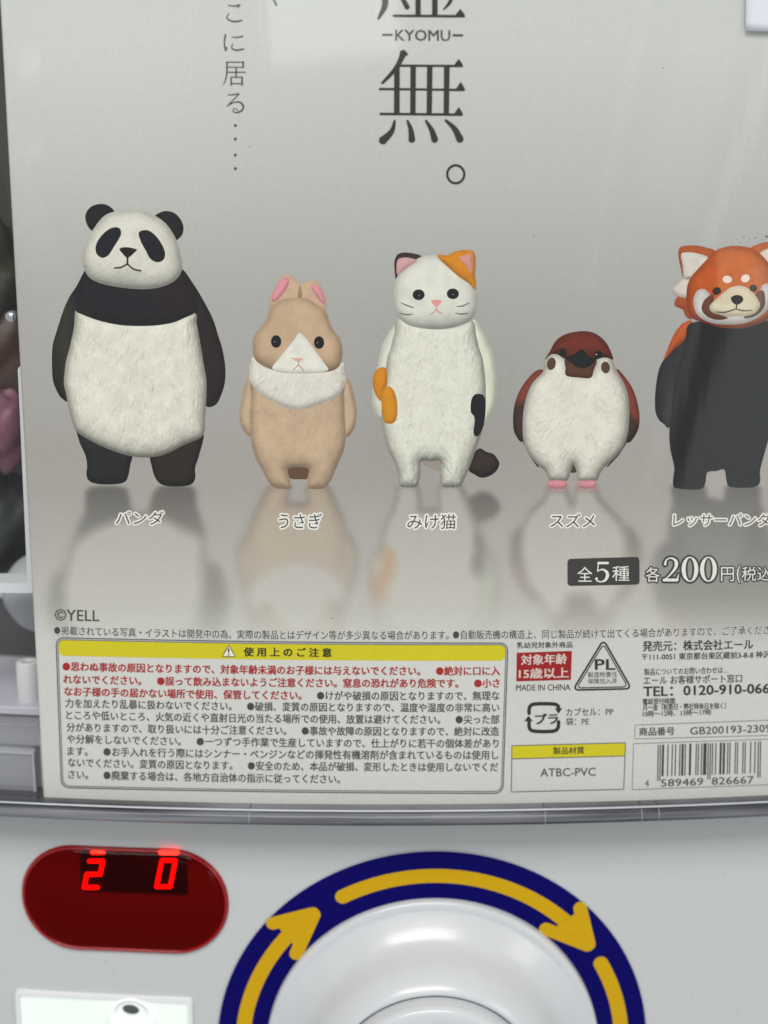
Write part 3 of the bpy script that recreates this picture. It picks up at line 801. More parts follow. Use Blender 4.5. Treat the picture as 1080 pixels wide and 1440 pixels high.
bl = [('●思わぬ事故の原因となりますので、対象年齢未満のお子様には与えないでください。　●絶対に口に入', 88.3, 703, 937, 943.4, RED),
      ('れないでください。　●誤って飲み込まないようご注意ください。窒息の恐れがあり危険です。　●小さ', 89.3, 702.6, 955, 960.7, RED),
      ('なお子様の手の届かない場所で使用、保管してください。', 90.5, 424, 972, 977.9, RED),
      ('●けがや破損の原因となりますので、無理な', 446, 702.3, 978, 978, G),
      ('力を加えたり乱暴に扱わないでください。　●破損、変質の原因となりますので、温度や湿度の非常に高い', 92, 702, 988.6, 995, G),
      ('ところや低いところ、火気の近くや直射日光の当たる場所での使用、放置は避けてください。　●尖った部', 93, 702, 1005.4, 1011.7, G),
      ('分がありますので、取り扱いには十分ご注意ください。　●事故や故障の原因となりますので、絶対に改造', 93.6, 701.6, 1022.4, 1028.4, G),
      ('や分解をしないでください。　●一つずつ手作業で生産していますので、仕上がりに若干の個体差があり', 94.3, 701.2, 1039, 1045.4, G),
      ('ます。　●お手入れを行う際にはシンナー・ベンジンなどの揮発性有機溶剤が含まれているものは使用し', 95, 700.8, 1056, 1061.6, G),
      ('ないでください。変質の原因となります。　●安全のため、本品が破損、変形したときは使用しないでくだ', 95.6, 700.4, 1072, 1078.6, G),
      ('さい。　●廃棄する場合は、各地方自治体の指示に従ってください。', 96, 478, 1088.8, 1095.6, G)]
for s, x0, x1, ya, yb_, c in bl:
    full = x1 - x0 > 500
    mid = (ya + yb_) / 2 + (2.0 if full else (0.8 if x0 < 200 else .6))
    text(s, x0, x1, (ya, mid, yb_), 12.9, c, 3, card, bold=.024 if c == RED else .010)

# right hand block
U = crop(700, 870, 2.842)
text('乳幼児対象外商品', 727, 805, (907.5, 906.5), 8.6, D2, 2, card, bold=.004)
quadgrid('red_box', [(726.8, 918), (804.3, 915.4), (802.8, 956), (726, 958.2)], (148,14,20), 2, card, nx=16, ny=4)
text('対象年齢', 733, 797, (928, 926.4), 14.5, (205,190,182), 3, card, bold=.022)
text('15歳以上', 730, 799.5, (947.4, 945.8), 14.5, (205,190,182), 3, card, bold=.022)
text('MADE IN CHINA', 726, 802, (967.2, 966.4), 8.6, G, 2, card)
tri_o = rrect([(848.7, 903), (848.7, 903), (884.8, 967.8), (808.8, 969.3)], 3) if False else None
def rtri(a, b, c, r):
    P = [np.array(p, float) for p in (a, b, c)]; out = []
    for i in range(3):
        p, q, s = P[i], P[i - 1], P[(i + 1) % 3]
        u = (q - p) / np.linalg.norm(q - p); v = (s - p) / np.linalg.norm(s - p)
        for k in range(6):
            t = k / 5; out.append((1 - t) ** 2 * (p + u * r) + 2 * t * (1 - t) * p + t * t * (p + v * r))
    return np.array(out)
ring_line('triangle_mark', rtri((848.7, 899.5), (888, 968.6), (805.6, 970.4), 9), 2.5, D2, 2, card)
ring_line('triangle_mark', rtri((848.6, 905.5), (882.8, 965.8), (811, 967.4), 7), 1.5, D2, 2, card)
text('PL', 837, 865, 934.5, 14.5, D2, 2, card, bold=.03)
text('製造物責任', 826.6, 868, (949, 948.2), 7.9, D2, 2, card, bold=.014)
text('保険加入済', 826.6, 867.6, (958.2, 957.4), 7.9, D2, 2, card, bold=.014)
# recycling mark
polys('recycling_mark', [stroke_outline(U((125,378),(128,352),(150,341),(220,341),(240,348),(243,360)), 5.0, n=4), U((228,358),(258,358),(243,380)),
      stroke_outline(U((243,412),(240,438),(218,450),(150,450),(128,440),(125,415)), 5.0, n=4), U((106,410),(140,410),(123,388))], D2, 2, card)
text('プラ', 753, 784.5, (1011.4, 1010.4), 14.5, D2, 2.9, card, bold=.03)
text('カプセル：PP', 796, 862.5, (1001.4, 1000.4), 10.6, G, 2, card)
text('袋：PE', 796, 828, (1014.8, 1014.2), 10.6, G, 2, card)
quadgrid('material_box_heading', [(720.4, 1049), (879.4, 1044.8), (878.8, 1062.8), (720, 1067)], (200,188,12), 2, card, nx=24)
ring_line('box_border', [(720, 1048.7), (879.6, 1044.6), (877.2, 1110), (719, 1113.6)], 1.2, (90,90,88), 3, card)
ring_line('box_border', [(720.2, 1066.8), (878.9, 1062.7), (878.8, 1063.2), (720.2, 1067.4)], .7, (110,108,90), 3.4, card)
text('製品材質', 778, 821.5, (1056, 1055), 10.2, (70,68,44), 4, card, bold=.006)
text('ATBC-PVC', 760, 837.5, (1086.6, 1085.2), 11.6, G, 2, card)
text('発売元：株式会社エール', 904, 1059, (908.8, 906), 14.6, D2, 2, card, bold=.012)
text('〒111-0051 東京都台東区蔵前3-8-8 神沢', 903, 1083, (924, 920.4), 9.9, D2, 2, card, bold=.006)
text('製品についてのお問い合わせは…', 906, 1024, (945, 942), 9.4, G, 2, card)
text('エール お客様サポート窓口', 905, 1043.5, (957, 953.8), 11.8, D2, 2, card, bold=.002)
text('TEL：0120-910-066', 905, 1082, (972.6, 968), 13.6, (50,49,48), 2, card, bold=.03)
text('電話受付時間', 904, 949, (986.6, 985.6), 8.2, D2, 2, card, bold=.006)
text('月～金（祝祭日・弊社特休日を除く）', 904, 1021, (995, 992.2), 9.4, D2, 2, card, bold=.004)
text('10時～12時、13時～17時', 904, 1000, (1004, 1001.4), 8.6, D2, 2, card, bold=.004)
ring_line('box_border', [(893.4, 1019.6), (1125, 1011.2), (1125, 1033), (892.6, 1039.2)], .9, (110,110,108), 2, card)
text('商品番号', 899, 948.5, (1029, 1028), 11.6, D2, 2, card, bold=.006)
text('GB200193-2309', 970.5, 1084, (1028, 1024), 10.6, G, 2, card, bold=.004)
ring_line('box_border', [(891, 1045.8), (1125, 1038), (1125, 1102), (889, 1110.4)], .9, (110,110,108), 2, card)
# the bars of the barcode
LC = ['0001101','0011001','0010011','0111101','0100011','0110001','0101111','0111011','0110111','0001011']
par = {'4': 'LGLLGG'}
digits = '4589469826667'
def enc(d, m):
    s = LC[int(d)]
    if m == 'L': return s
    r = ''.join('1' if c == '0' else '0' for c in s)
    return r if m == 'R' else r[::-1]
bits = '101' + ''.join(enc(d, m) for d, m in zip(digits[1:7], par['4'])) + '01010' + ''.join(enc(d, 'R') for d in digits[7:]) + '101'
bx0, bx1 = 925.0, 1070.5
mw = (bx1 - bx0) / len(bits)
V = []; Fq = []; i = 0
while i < len(bits):
    if bits[i] == '1':
        j = i
        while j < len(bits) and bits[j] == '1': j += 1
        a, b = bx0 + i * mw, bx0 + j * mw
        guard = i < 3 or i >= len(bits) - 3 or 45 <= i < 50
        for x, q in ((a, 0), (b, 1)):
            t = (x - bx0) / (bx1 - bx0)
            top = 1047.4 - 4.8 * t; bot = (1098.5 if guard else 1092) - 5 * t
            V += [surf(x, top, -2 * LAY), surf(x - 1.0, bot, -2 * LAY)]
        n0 = len(V) - 4
        Fq.append((n0, n0 + 1, n0 + 3, n0 + 2)); i = j
    else: i += 1
mkobj('barcode', np.array(V), Fq, flat((60, 62, 66)), card)
text('4', 907, 912.5, 1101.4, 10.2, G, 2, card)
text('589469', 929.5, 989, (1101.2, 1099), 10.4, G, 2, card)
text('826667', 1001, 1060, (1098.6, 1096.4), 10.4, G, 2, card)
# stray ink specks
rs = random.Random(5)
for (x, y, r) in [(1046,333,.8),(1054,336,.7),(1062,334,.9),(1078,332.5,1.6),(1040,341,.7),(1052,340,.6),(1072,337,.6),(1066,328,.6),(1036,336,.5),(351,206,.8),(467,869.5,.9),(751,332,.9),(932,95.5,.9),(713,270,.7),(163,437,.6)]:
    fill('ink_speck', ell(x, y, r, r, n=7), (60,56,54), 1.5, card, smooth=False)

# ---- loose slip of paper at the upper right
slip = quadgrid('paper_slip', [(1049.5, -30), (1130, -30), (1130, 46), (1049, 43.5)], (206,206,214), 3, None, nx=6, ny=6, mat=principled('slip_paper', ink((212,212,222)), .6), off=-0.0012)
slip.modifiers.new('thickness', 'SOLIDIFY').thickness = 0.0003
tag(slip, 'plain pale lavender paper slip in the upper right corner over the card', 'paper slip')

# ================================================================== THE CAPSULE MACHINE
mach = empty('capsule_machine', label='white capsule toy machine with clear front cover, red digit display and round turning dial', cat='vending machine')
PANEL = 0.008                    # front panel lies this far behind the card's plane

def sheet_xz(name, x0, x1, z0, z1, off, mat, nx=80, nz=20, flatx=None, parent=mach):
    xs = np.linspace(x0, x1, nx + 1); zs = np.linspace(z1, z0, nz + 1)
    X, Z = np.meshgrid(xs, zs)
    V = onsurf(X.ravel(), Z.ravel(), off)
    idx = np.arange(X.size).reshape(X.shape)
    q4 = np.stack([idx[:-1, :-1], idx[1:, :-1], idx[1:, 1:], idx[:-1, 1:]], -1).reshape(-1, 4)
    return mkobj(name, V, q4, mat, parent, smooth=True)

M_PANEL = principled('machine_plastic', (0.51, 0.525, 0.52), 0.30, spec=0.5)
add_noise(M_PANEL, 900, 0.012, bump=.05, detail=3)
M_DIAL = principled('dial_plastic', (0.55, 0.56, 0.575), 0.25, spec=0.5, coat=.1)
add_noise(M_DIAL, 180, .015, bump=.12, detail=3)
M_COVER = clear_plastic('clear_acrylic', (.985, .99, .985), 0.045, 1.0, wave=.05)

_, zr = xz(540, 1150, 0)         # height of the rim line
front = sheet_xz('front_panel', -.26, .26, zr - .42, zr + .004, PANEL, M_PANEL, 120, 60)

# clear cover in front of the card
_, ztop = xz(540, -80, 0)
cover = sheet_xz('window_cover', -.24, .24, zr, ztop + .02, -0.0035, M_COVER, 100, 60)
cover['label'] = 'clear bowed acrylic window over the card'

# moulded rim at the foot of the cover
M_RIM = principled('rim_plastic', (.16, .165, .175), .12, spec=.7)
_nt = M_RIM.node_tree; _b = _nt.nodes['Principled BSDF']
_b.inputs['Transmission Weight'].default_value = .35
_b.inputs['IOR'].default_value = 1.49
def rim(name, xa, xb, mat, grow=0.0, n=60):
    _, za = xz(540, 1139.5, -.004); _, zb = xz(540, 1159, -.004)
    zc, hz_ = (za + zb) / 2, (za - zb) / 2
    prof = [(-.0036 - .0034 * math.sin(math.pi * k / 12) ** .7, zc + hz_ * math.cos(math.pi * k / 12)) for k in range(13)] + [(.0075, zb), (.0075, za)]
    xs = np.linspace(xa, xb, n + 1)
    V = []; Fs = []
    m = len(prof)
    for x in xs:
        for off, z in prof: V.append(onsurf(x, z, off))
    for i in range(n):
        for j in range(m):
            a, b = i * m + j, i * m + (j + 1) % m
            Fs.append((a, b, b + m, a + m))
    Fs.append(tuple(range(m))[::-1]); Fs.append(tuple(range(n * m, n * m + m)))
    return mkobj(name, np.array(V), Fs, mat, mach, smooth=True)
m = principled('rim_plastic', (.08, .082, .09), .2, spec=.22)
_nt = m.node_tree; _b = _nt.nodes['Principled BSDF']
_tc = _nt.nodes.new('ShaderNodeTexCoord'); _mp = _nt.nodes.new('ShaderNodeMapping'); _mp.inputs['Scale'].default_value = (9, 9, 300)
_nz = _nt.nodes.new('ShaderNodeTexNoise'); _nz.inputs['Scale'].default_value = 1.0; _nz.inputs['Detail'].default_value = 5; _nz.inputs['Roughness'].default_value = .6
_cr = _nt.nodes.new('ShaderNodeValToRGB')  # streaks in the base colour stand in for reflections in the clear rim
_cr.color_ramp.elements[0].position = .36; _cr.color_ramp.elements[0].color = (.014, .015, .018, 1)
_cr.color_ramp.elements[1].position = .72; _cr.color_ramp.elements[1].color = (.24, .245, .27, 1)
_nt.links.new(_tc.outputs['Object'], _mp.inputs[0]); _nt.links.new(_mp.outputs[0], _nz.inputs['Vector'])
_nt.links.new(_nz.outputs['Fac'], _cr.inputs[0]); _nt.links.new(_cr.outputs[0], _b.inputs['Base Color'])
rim('cover_rim', -.215, .23, m, n=160)
m3 = principled('rim_highlight', (.42, .43, .46), .12, coat=.5)  # pale strips put in as highlights along the rim
def rim_highlight(py, h, off):
    _, zz = xz(540, py, off)
    xs = np.linspace(-.215, .23, 120); V = []; Fs = []
    pr = [(off + .0006, zz + h), (off, zz + h * .6), (off, zz - h * .6), (off + .0006, zz - h)]
    for x in xs:
        for o_, z_ in pr: V.append(onsurf(x, z_, o_))
    for i in range(len(xs) - 1):
        for j in range(3):
            a = i * 4 + j; Fs.append((a, a + 1, a + 5, a + 4))
    mkobj('rim_highlight', np.array(V), Fs, m3, mach, smooth=True)
rim_highlight(1141.5, .00022, -.0062); rim_highlight(1157.6, .00028, -.0062)
m2 = principled('rim_seam', (.30, .31, .33), .15)
for px in (350, 767, 903, 927):
    xs_r, _ = xz(px, 1150, -.007)
    rim('rim_seam', float(xs_r) - .0001, float(xs_r) + .0001, m2, n=1).location.y = -.00006

# ------- lofted pieces on the panel
def rr_ring(cx, cz, w, h, r, n=10):
    pts = []
    for sx, sz, a0 in ((1, 1, 0), (-1, 1, 90), (-1, -1, 180), (1, -1, 270)):
        for k in range(n + 1):
            a = math.radians(a0 + 90 * k / n)
            pts.append((cx + sx * (w / 2 - r) + r * math.cos(a), cz + sz * (h / 2 - r) + r * math.sin(a)))
    return np.array(pts)

def loft(name, rings, mat, parent, cap=True, smooth=True):
    """rings: list of (points Nx2, off); outermost first"""
    n = len(rings[0][0]); V = []; Fs = []
    for P, off in rings: V.append(onsurf(P[:, 0], P[:, 1], off))
    V = np.concatenate(V)
    for k in range(len(rings) - 1):
        for i in range(n):
            j = (i + 1) % n
            Fs.append((k * n + i, k * n + j, (k + 1) * n + j, (k + 1) * n + i))
    if cap: Fs.append(tuple(range((len(rings) - 1) * n, len(rings) * n)))
    o = mkobj(name, V, Fs, mat, parent, smooth=smooth)
    return o

# digit display
x_l, _ = xz(31, 1266, PANEL); x_r, _ = xz(322, 1266, PANEL)
_, z_t = xz(176, 1191, PANEL); _, z_b = xz(176, 1338, PANEL)
dcx, dcz, dw, dh = (x_l + x_r) / 2, (z_t + z_b) / 2, x_r - x_l, z_t - z_b
disp = empty('digit_display', parent=mach); disp['label'] = 'dark red lozenge display showing the digits 2 and 0'
M_REDB = principled('red_housing', (.15, .0005, .0005), .35, spec=.1)
M_REDR = principled('red_lip', (.26, .001, .004), .22, coat=.5, spec=.3)
r0 = dh / 2 * .98
loft('display_backing', [(rr_ring(dcx, dcz, dw - .002, dh - .002, r0 - .001), PANEL - .0002), (rr_ring(dcx, dcz, dw - .003, dh - .003, r0 - .0015), PANEL - .0005)], M_REDB, disp)
loft('display_lip', [(rr_ring(dcx, dcz, dw, dh, r0), PANEL), (rr_ring(dcx, dcz, dw - .0006, dh - .0006, r0 - .0003), PANEL - .0008), (rr_ring(dcx, dcz, dw - .0014, dh - .0014, r0 - .0007), PANEL - .0012),
      (rr_ring(dcx, dcz, dw - .0024, dh - .0024, r0 - .0012), PANEL - .0010), (rr_ring(dcx, dcz, dw - .0030, dh - .0030, r0 - .0015), PANEL - .0004)], M_REDR, disp, cap=False)
M_LENS = clear_plastic('red_lens', (.78, .006, .008), .04, .14)
loft('display_lens', [(rr_ring(dcx, dcz, dw - .0026, dh - .0026, r0 - .0013), PANEL - .0009), (rr_ring(dcx, dcz, dw - .005, dh - .005, r0 - .0025), PANEL - .0019), (rr_ring(dcx, dcz, dw - .010, dh - .010, r0 - .005), PANEL - .0024), (rr_ring(dcx, dcz, dw - .016, dh - .016, r0 - .008), PANEL - .0025)], M_LENS, disp)
M_LEDB = principled('led_module', (.004, .001, .001), .5)
def panel_quad(name, px0, py0, px1, py1, off, mat, parent, thick=.0006, r=.0008):
    xa, za = xz(px0, py0, off); xb, zb = xz(px1, py1, off)
    w, h = xb - xa, za - zb
    return loft(name, [(rr_ring((xa + xb) / 2, (za + zb) / 2, w, h, r, 4), off + thick), (rr_ring((xa + xb) / 2, (za + zb) / 2, w, h, r, 4), off + .0001), (rr_ring((xa + xb) / 2, (za + zb) / 2, w - .0002, h - .0002, r, 4), off)], mat, parent)
panel_quad('led_module', 112, 1197, 264, 1258, PANEL - .0011, M_LEDB, disp)
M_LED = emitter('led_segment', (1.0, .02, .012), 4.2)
M_LED2 = emitter('led_core', (1.0, .16, .02), 4.5)
def seg7(cx, cy, w, h, on, mat, parent, slant=.16, th=6.0):
    """slanted seven segment digit; segments a b c d e f g"""
    def p(u, v): return (cx + u * w / 2 - slant * v * h / 2 * -1 * 1.0 * (-1), cy + v * h / 2)
    def q(u, v): return (cx + u * w / 2 - slant * v * h, cy + v * h / 2)
    S7 = {'a': ((-1,-1),(1,-1)), 'b': ((1,-1),(1,0)), 'c': ((1,0),(1,1)), 'd': ((-1,1),(1,1)), 'e': ((-1,0),(-1,1)), 'f': ((-1,-1),(-1,0)), 'g': ((-1,0),(1,0))}
    V = []; Fs = []
    for k, s in enumerate(on):
        (a, b), (c, d) = S7[s]
        P = stroke_outline([q(a, b), q(c, d)], th, smooth=False, cap=5)
        off = PANEL - .0013 - k * 1e-5
        base = len(V)
        V += list(surf(P[:, 0], P[:, 1], off)); Fs.append(tuple(range(base, base + len(P)))[::-1])
    return mkobj('lit_digit', np.array(V), Fs, mat, parent)
seg7(131.5, 1229.5, 19, 37, 'abged', M_LED, disp, slant=.10, th=5.4)
seg7(233.5, 1228.5, 19, 37, 'abcdef', M_LED, disp, slant=.10, th=5.4)
o = seg7(233.5, 1228.5, 19, 33, 'bcef', M_LED2, disp, slant=.10, th=2.2)
for v in (o,): v.name = 'lit_core'; v.location.y = -.00012
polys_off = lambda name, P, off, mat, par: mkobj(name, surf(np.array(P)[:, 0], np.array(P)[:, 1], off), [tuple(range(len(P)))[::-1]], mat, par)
polys_off('digit_reflection', stroke_outline([(130, 1199), (145, 1199)], 5.5, smooth=False)[::1], PANEL - .0013, M_LED, disp)  # glowing bars drawn in for the digits mirrored in the upper bevel
polys_off('digit_reflection', stroke_outline([(226, 1198.8), (249, 1198.8)], 6.5, smooth=False), PANEL - .0013, M_LED, disp)

# lit price window, lower left
pw = empty('coin_window', parent=mach); pw['label'] = 'brightly lit white recessed window at the lower left'
wx0, wz0 = xz(21, 1390, PANEL); wx1, _ = xz(271, 1390, PANEL)
ww = wx1 - wx0; wh = .042; wcx = (wx0 + wx1) / 2; wcz = wz0 - wh / 2
M_FR = principled('frame_plastic', (.72, .73, .73), .25, coat=.4)
loft('window_frame', [(rr_ring(wcx, wcz, ww, wh, .0016), PANEL), (rr_ring(wcx, wcz, ww - .0004, wh - .0004, .0015), PANEL - .0012), (rr_ring(wcx, wcz, ww - .0026, wh - .0026, .0012), PANEL - .0013), (rr_ring(wcx, wcz, ww - .0034, wh - .0034, .001), PANEL - .0004)], M_FR, pw, cap=False, smooth=False)
M_LIT = bpy.data.materials.new('lit_panel'); M_LIT.use_nodes = True
_b = M_LIT.node_tree.nodes['Principled BSDF']
_b.inputs['Base Color'].default_value = (.75, .78, .75, 1); _b.inputs['Emission Color'].default_value = (.96, 1.0, .95, 1); _b.inputs['Emission Strength'].default_value = .20
_b.inputs['Roughness'].default_value = .3
loft('lit_panel', [(rr_ring(wcx, wcz, ww - .0032, wh - .0032, .001), PANEL - .0003), (rr_ring(wcx, wcz, ww - .0034, wh - .0034, .001), PANEL - .00045)], M_LIT, pw, smooth=False)
loft('window_pane', [(rr_ring(wcx, wcz, ww - .0032, wh - .0032, .001), PANEL - .0010)], clear_plastic('window_pane', (.98, 1, .99), .05), pw)
hx, hz = xz(185, 1416, PANEL)
def disc(cx, cz, r, n=40):
    a = np.linspace(0, 2 * math.pi, n, endpoint=False)
    return np.stack([cx + r * np.cos(a), cz + r * np.sin(a)], -1)
M_BOSS = principled('round_boss', (.74, .76, .74), .3)
loft('round_boss', [(disc(hx, hz - .004, .0078), PANEL - .0004), (disc(hx, hz - .004, .0074), PANEL - .0012), (disc(hx, hz - .003, .0056), PANEL - .0013), (disc(hx, hz - .002, .0052), PANEL - .0008), (disc(hx, hz - .0008, .0030), PANEL - .0009)], M_LIT, pw)
def oval(cx, cz, a_, b_): return np.stack([cx + a_ * np.cos(np.linspace(0, 6.283, 33)[:-1]), cz + b_ * np.sin(np.linspace(0, 6.283, 33)[:-1] - .12)], -1)
loft('dark_hole', [(oval(hx, hz, .0026, .0016), PANEL - .00135), (oval(hx, hz, .0024, .0014), PANEL - .00145)], principled('dark_hole', (.06, .08, .085), .4), pw)

# settled dust and tiny nicks on the front
rd = random.Random(3); V = []; Fs = []
for i in range(70):
    px, py = rd.uniform(-20, 1100), rd.uniform(1165, 1460)
    r = rd.uniform(.3, .8)
    P = ell(px, py, r * rd.uniform(.7, 1.8), r, rd.uniform(0, 90), n=6)
    b = len(V); V += list(surf(P[:, 0], P[:, 1], PANEL - .00008)); Fs.append(tuple(range(b, b + 6))[::-1])
dust = mkobj('dust', np.array(V), Fs, principled('dust', (.20, .20, .19), .8), mach); dust['kind'] = 'stuff'

# turning dial
dial = empty('turning_dial', parent=mach); dial['label'] = 'white round knob inside a blue ring with yellow arrows'
def fit_circle(pts, off):
    """centre and radius, on the panel, of the circle measured at these points"""
    x, z = xz(np.array([p[0] for p in pts]), np.array([p[1] for p in pts]), off)
    A_ = np.stack([2 * x, 2 * z, np.ones(len(x))], 1)
    s_, *_r = np.linalg.lstsq(A_, x * x + z * z, rcond=None)
    return s_[0], s_[1], math.sqrt(s_[2] + s_[0] ** 2 + s_[1] ** 2)
rx, rz, RO = fit_circle([(605, 1199), (760, 1230), (860, 1315), (907, 1420), (308, 1440), (480, 1222)], PANEL - .0006)
def rad(px, py):
    x, z = xz(px, py, PANEL - .0006); return math.hypot(x - rx, z - rz)
RI = (rad(620, 1266) + rad(385, 1420) + rad(835, 1400)) / 3
RM = rad(606, 1231.5)
PXM = RO / 305.0                 # metres per photo pixel at the dial
AW = abs(rad(606, 1222.3) - rad(606, 1241.8))
def annulus(name, r1, r0, off, mat, parent, n=160):
    return loft(name, [(disc(rx, rz, r1, n), off + .0004), (disc(rx, rz, r1, n), off), (disc(rx, rz, (r0 + r1) / 2, n), off), (disc(rx, rz, r0, n), off)], mat, parent, cap=False, smooth=False)
M_BLUE = principled('blue_ring', (.003, .002, .10), .45, spec=.06); add_noise(M_BLUE, 700, .03)
M_YEL = principled('yellow_arrow', (.56, .33, .006), .45, spec=.1); add_noise(M_YEL, 700, .03)
annulus('blue_ring', RO, RI - .004, PANEL - .0006, M_BLUE, dial)
annulus('ring_edge', RO + .0003, RO - .0002, PANEL - .0004, principled('ring_edge', (.45, .46, .52), .3), dial)
def arrow(a_start, a_end, parent):
    """a thick arc with rounded tail and a three-cornered head; degrees, clockwise falling"""
    rm, w = RM, AW
    def pt(a, r): return (rx + r * math.cos(math.radians(a)), rz + r * math.sin(math.radians(a)))
    offs = PANEL - .0007
    n = 40
    a = np.linspace(a_start, a_end + 4, n)
    body = stroke_outline([pt(t, rm) for t in a], w, smooth=False, cap=10)
    V = []; Fs = []
    def addp(P, off):
        tri = tessellate_polygon([[Vector((p[0], p[1], 0)) for p in P]])
        b = len(V); V.extend(list(onsurf(np.array(P)[:, 0], np.array(P)[:, 1], off)))
        for i, j, k in tri:
            cr = (P[j][0]-P[i][0])*(P[k][1]-P[i][1])-(P[j][1]-P[i][1])*(P[k][0]-P[i][0])
            Fs.append((b+i, b+j, b+k) if cr > 0 else (b+i, b+k, b+j))
    # dense cross rows so the arc follows the bow of the panel
    for i in range(n - 1):
        p1, p2, p3, p4 = pt(a[i], rm + w/2), pt(a[i], rm - w/2), pt(a[i+1], rm - w/2), pt(a[i+1], rm + w/2)
        b = len(V); V.extend(list(onsurf(np.array([p1[0],p2[0],p3[0],p4[0]]), np.array([p1[1],p2[1],p3[1],p4[1]]), offs))); Fs.append((b+3, b+2, b+1, b))
    addp(ell(*pt(a_start, rm), w/2, w/2), offs - .00002)
    tip = pt(a_end, rm)
    b1 = pt(a_end + 12.2, rm + 28 * PXM); b2 = pt(a_end + 15.4, rm - 26 * PXM); inn = pt(a_end + 10.5, rm)
    addp(stroke_outline([b1, pt(a_end + 1.8, rm + 1*PXM)], w * .92, smooth=False, cap=10), offs - .00005)
    addp(stroke_outline([b2, pt(a_end + 1.8, rm - 1*PXM)], w * .92, smooth=False, cap=10), offs - .00008)
    addp([pt(a_end + 2, rm), pt(a_end + 12.2, rm + 16 * PXM), pt(a_end + 13.5, rm - 16 * PXM)], offs - .00011)
    return mkobj('yellow_arrow', np.array(V), Fs, M_YEL, parent)
def ang(px, py):
    x, z = xz(px, py, PANEL); return math.degrees(math.atan2(z - rz, x - rx))
a1s, a1e = ang(484, 1263), ang(830, 1334)
arrow(a1s, a1e, dial)
arrow(a1s + 90 + 0, ang(450, 1282), dial)
a3 = ang(846, 1352)
arrow(a3, a3 - 75, dial)
arrow(a1s + 180, a1e + 180, dial)

def lathe(name, prof, mat, parent, n=160):
    rings = [(disc(rx, rz, max(r, 1e-5), n), None) for r, _ in prof]
    V = []
    for (P, _), (r, off) in zip(rings, prof):
        V.append(np.stack([P[:, 0], np.full(len(P), Y0 + K * rx * rx + off), P[:, 1]], -1))
    V = np.concatenate(V); Fs = []
    for k in range(len(prof) - 1):
        for i in range(n):
            j = (i + 1) % n
            Fs.append((k * n + i, k * n + j, (k + 1) * n + j, (k + 1) * n + i))
    return mkobj(name, V, Fs, mat, parent, smooth=True)
p = PXM
def sm(pts, n=5): return [tuple(q) for q in spline(pts, n, False)]
lathe('knob_skirt', sm([(RI, PANEL + .001), (RI, PANEL - .0014), (RI - 3*p, PANEL - .0026), (RI - 9*p, PANEL - .0030), (RI - 18*p, PANEL - .0036), (188*p, PANEL - .0085), (170*p, PANEL - .016), (156*p, PANEL - .0205), (146*p, PANEL - .0218), (141*p, PANEL - .0200)]), M_DIAL, dial)
lathe('knob_face', sm([(141*p, PANEL - .019), (140.5*p, PANEL - .0232), (138*p, PANEL - .0255), (131*p, PANEL - .0268), (110*p, PANEL - .0275), (60*p, PANEL - .0279), (0, PANEL - .0280)]), M_DIAL, dial)
xs_ = np.array([-1, 1])
# raised grip bar across the knob face (below the frame in the photograph)
gb = []
for w_, h_, o_ in ((34*p, 250*p, .024), (32*p, 246*p, .034), (26*p, 238*p, .036)):
    gb.append((rr_ring(rx, rz, w_, h_, w_ * .45), PANEL - o_))
loft('grip_bar', gb, M_DIAL, dial) if False else None

# ------- the open left side of the machine behind the cover
M_DARK = principled('dark_interior', (.018, .020, .016), .6)
M_GREY = principled('inner_grey', (.085, .08, .085), .5)
M_WHITE = principled('white_plastic', (.66, .67, .69), .35)
M_LAV = principled('lavender_plastic', (.50, .49, .56), .4)
def boxp(name, px0, py0, px1, py1, o0, o1, mat, parent, r=.0006):
    """rounded block whose front face (at depth o0) spans the measured pixels and which runs back to o1"""
    xa, za = xz(px0, py0, o0); xb, zb = xz(px1, py1, o0)
    cx, cz, w, h = (xa + xb) / 2, (za + zb) / 2, xb - xa, za - zb
    R_ = rr_ring(cx, cz, w, h, min(r, w/2.1, h/2.1), 5); R2_ = rr_ring(cx, cz, w - .0006, h - .0006, max(min(r, w/2.1, h/2.1) - .0003, .0001), 5)
    return loft(name, [(R_, o1), (R_, o0 + .0003), (R2_, o0)], mat, parent, smooth=False)
boxp('interior_wall', -400, -200, 900, 850, .075, .080, M_DARK, mach)
boxp('interior_wall', -400, 838, 900, 1180, .060, .066, M_GREY, mach)
# white frame of the inner window
def bar(name, pts, w, o0, o1, mat, parent):
    P = stroke_outline(pts, w, smooth=False)
    n = len(P)
    V = np.concatenate([surf(P[:, 0], P[:, 1], o0), surf(P[:, 0], P[:, 1], o0)])
    V[n:, 1] += (o1 - o0)
    tri = tessellate_polygon([[Vector((q[0], q[1], 0)) for q in P]])
    Fs = [tuple(t) for t in tri] + [(i, (i + 1) % n, (i + 1) % n + n, i + n) for i in range(n)]
    return mkobj(name, V, Fs, mat, parent)
bar('inner_frame', [(30, 520), (44, 828)], 10, .010, .020, M_WHITE, mach)
bar('inner_frame', [(-60, 826), (42, 827)], 14, .0098, .020, M_WHITE, mach)
boxp('shelf', -120, 988, 80, 1008, .014, .060, M_LAV, mach)
boxp('lower_wall', -120, 1008, 120, 1180, .030, .034, principled('lower_wall', (.50, .50, .53), .4), mach)
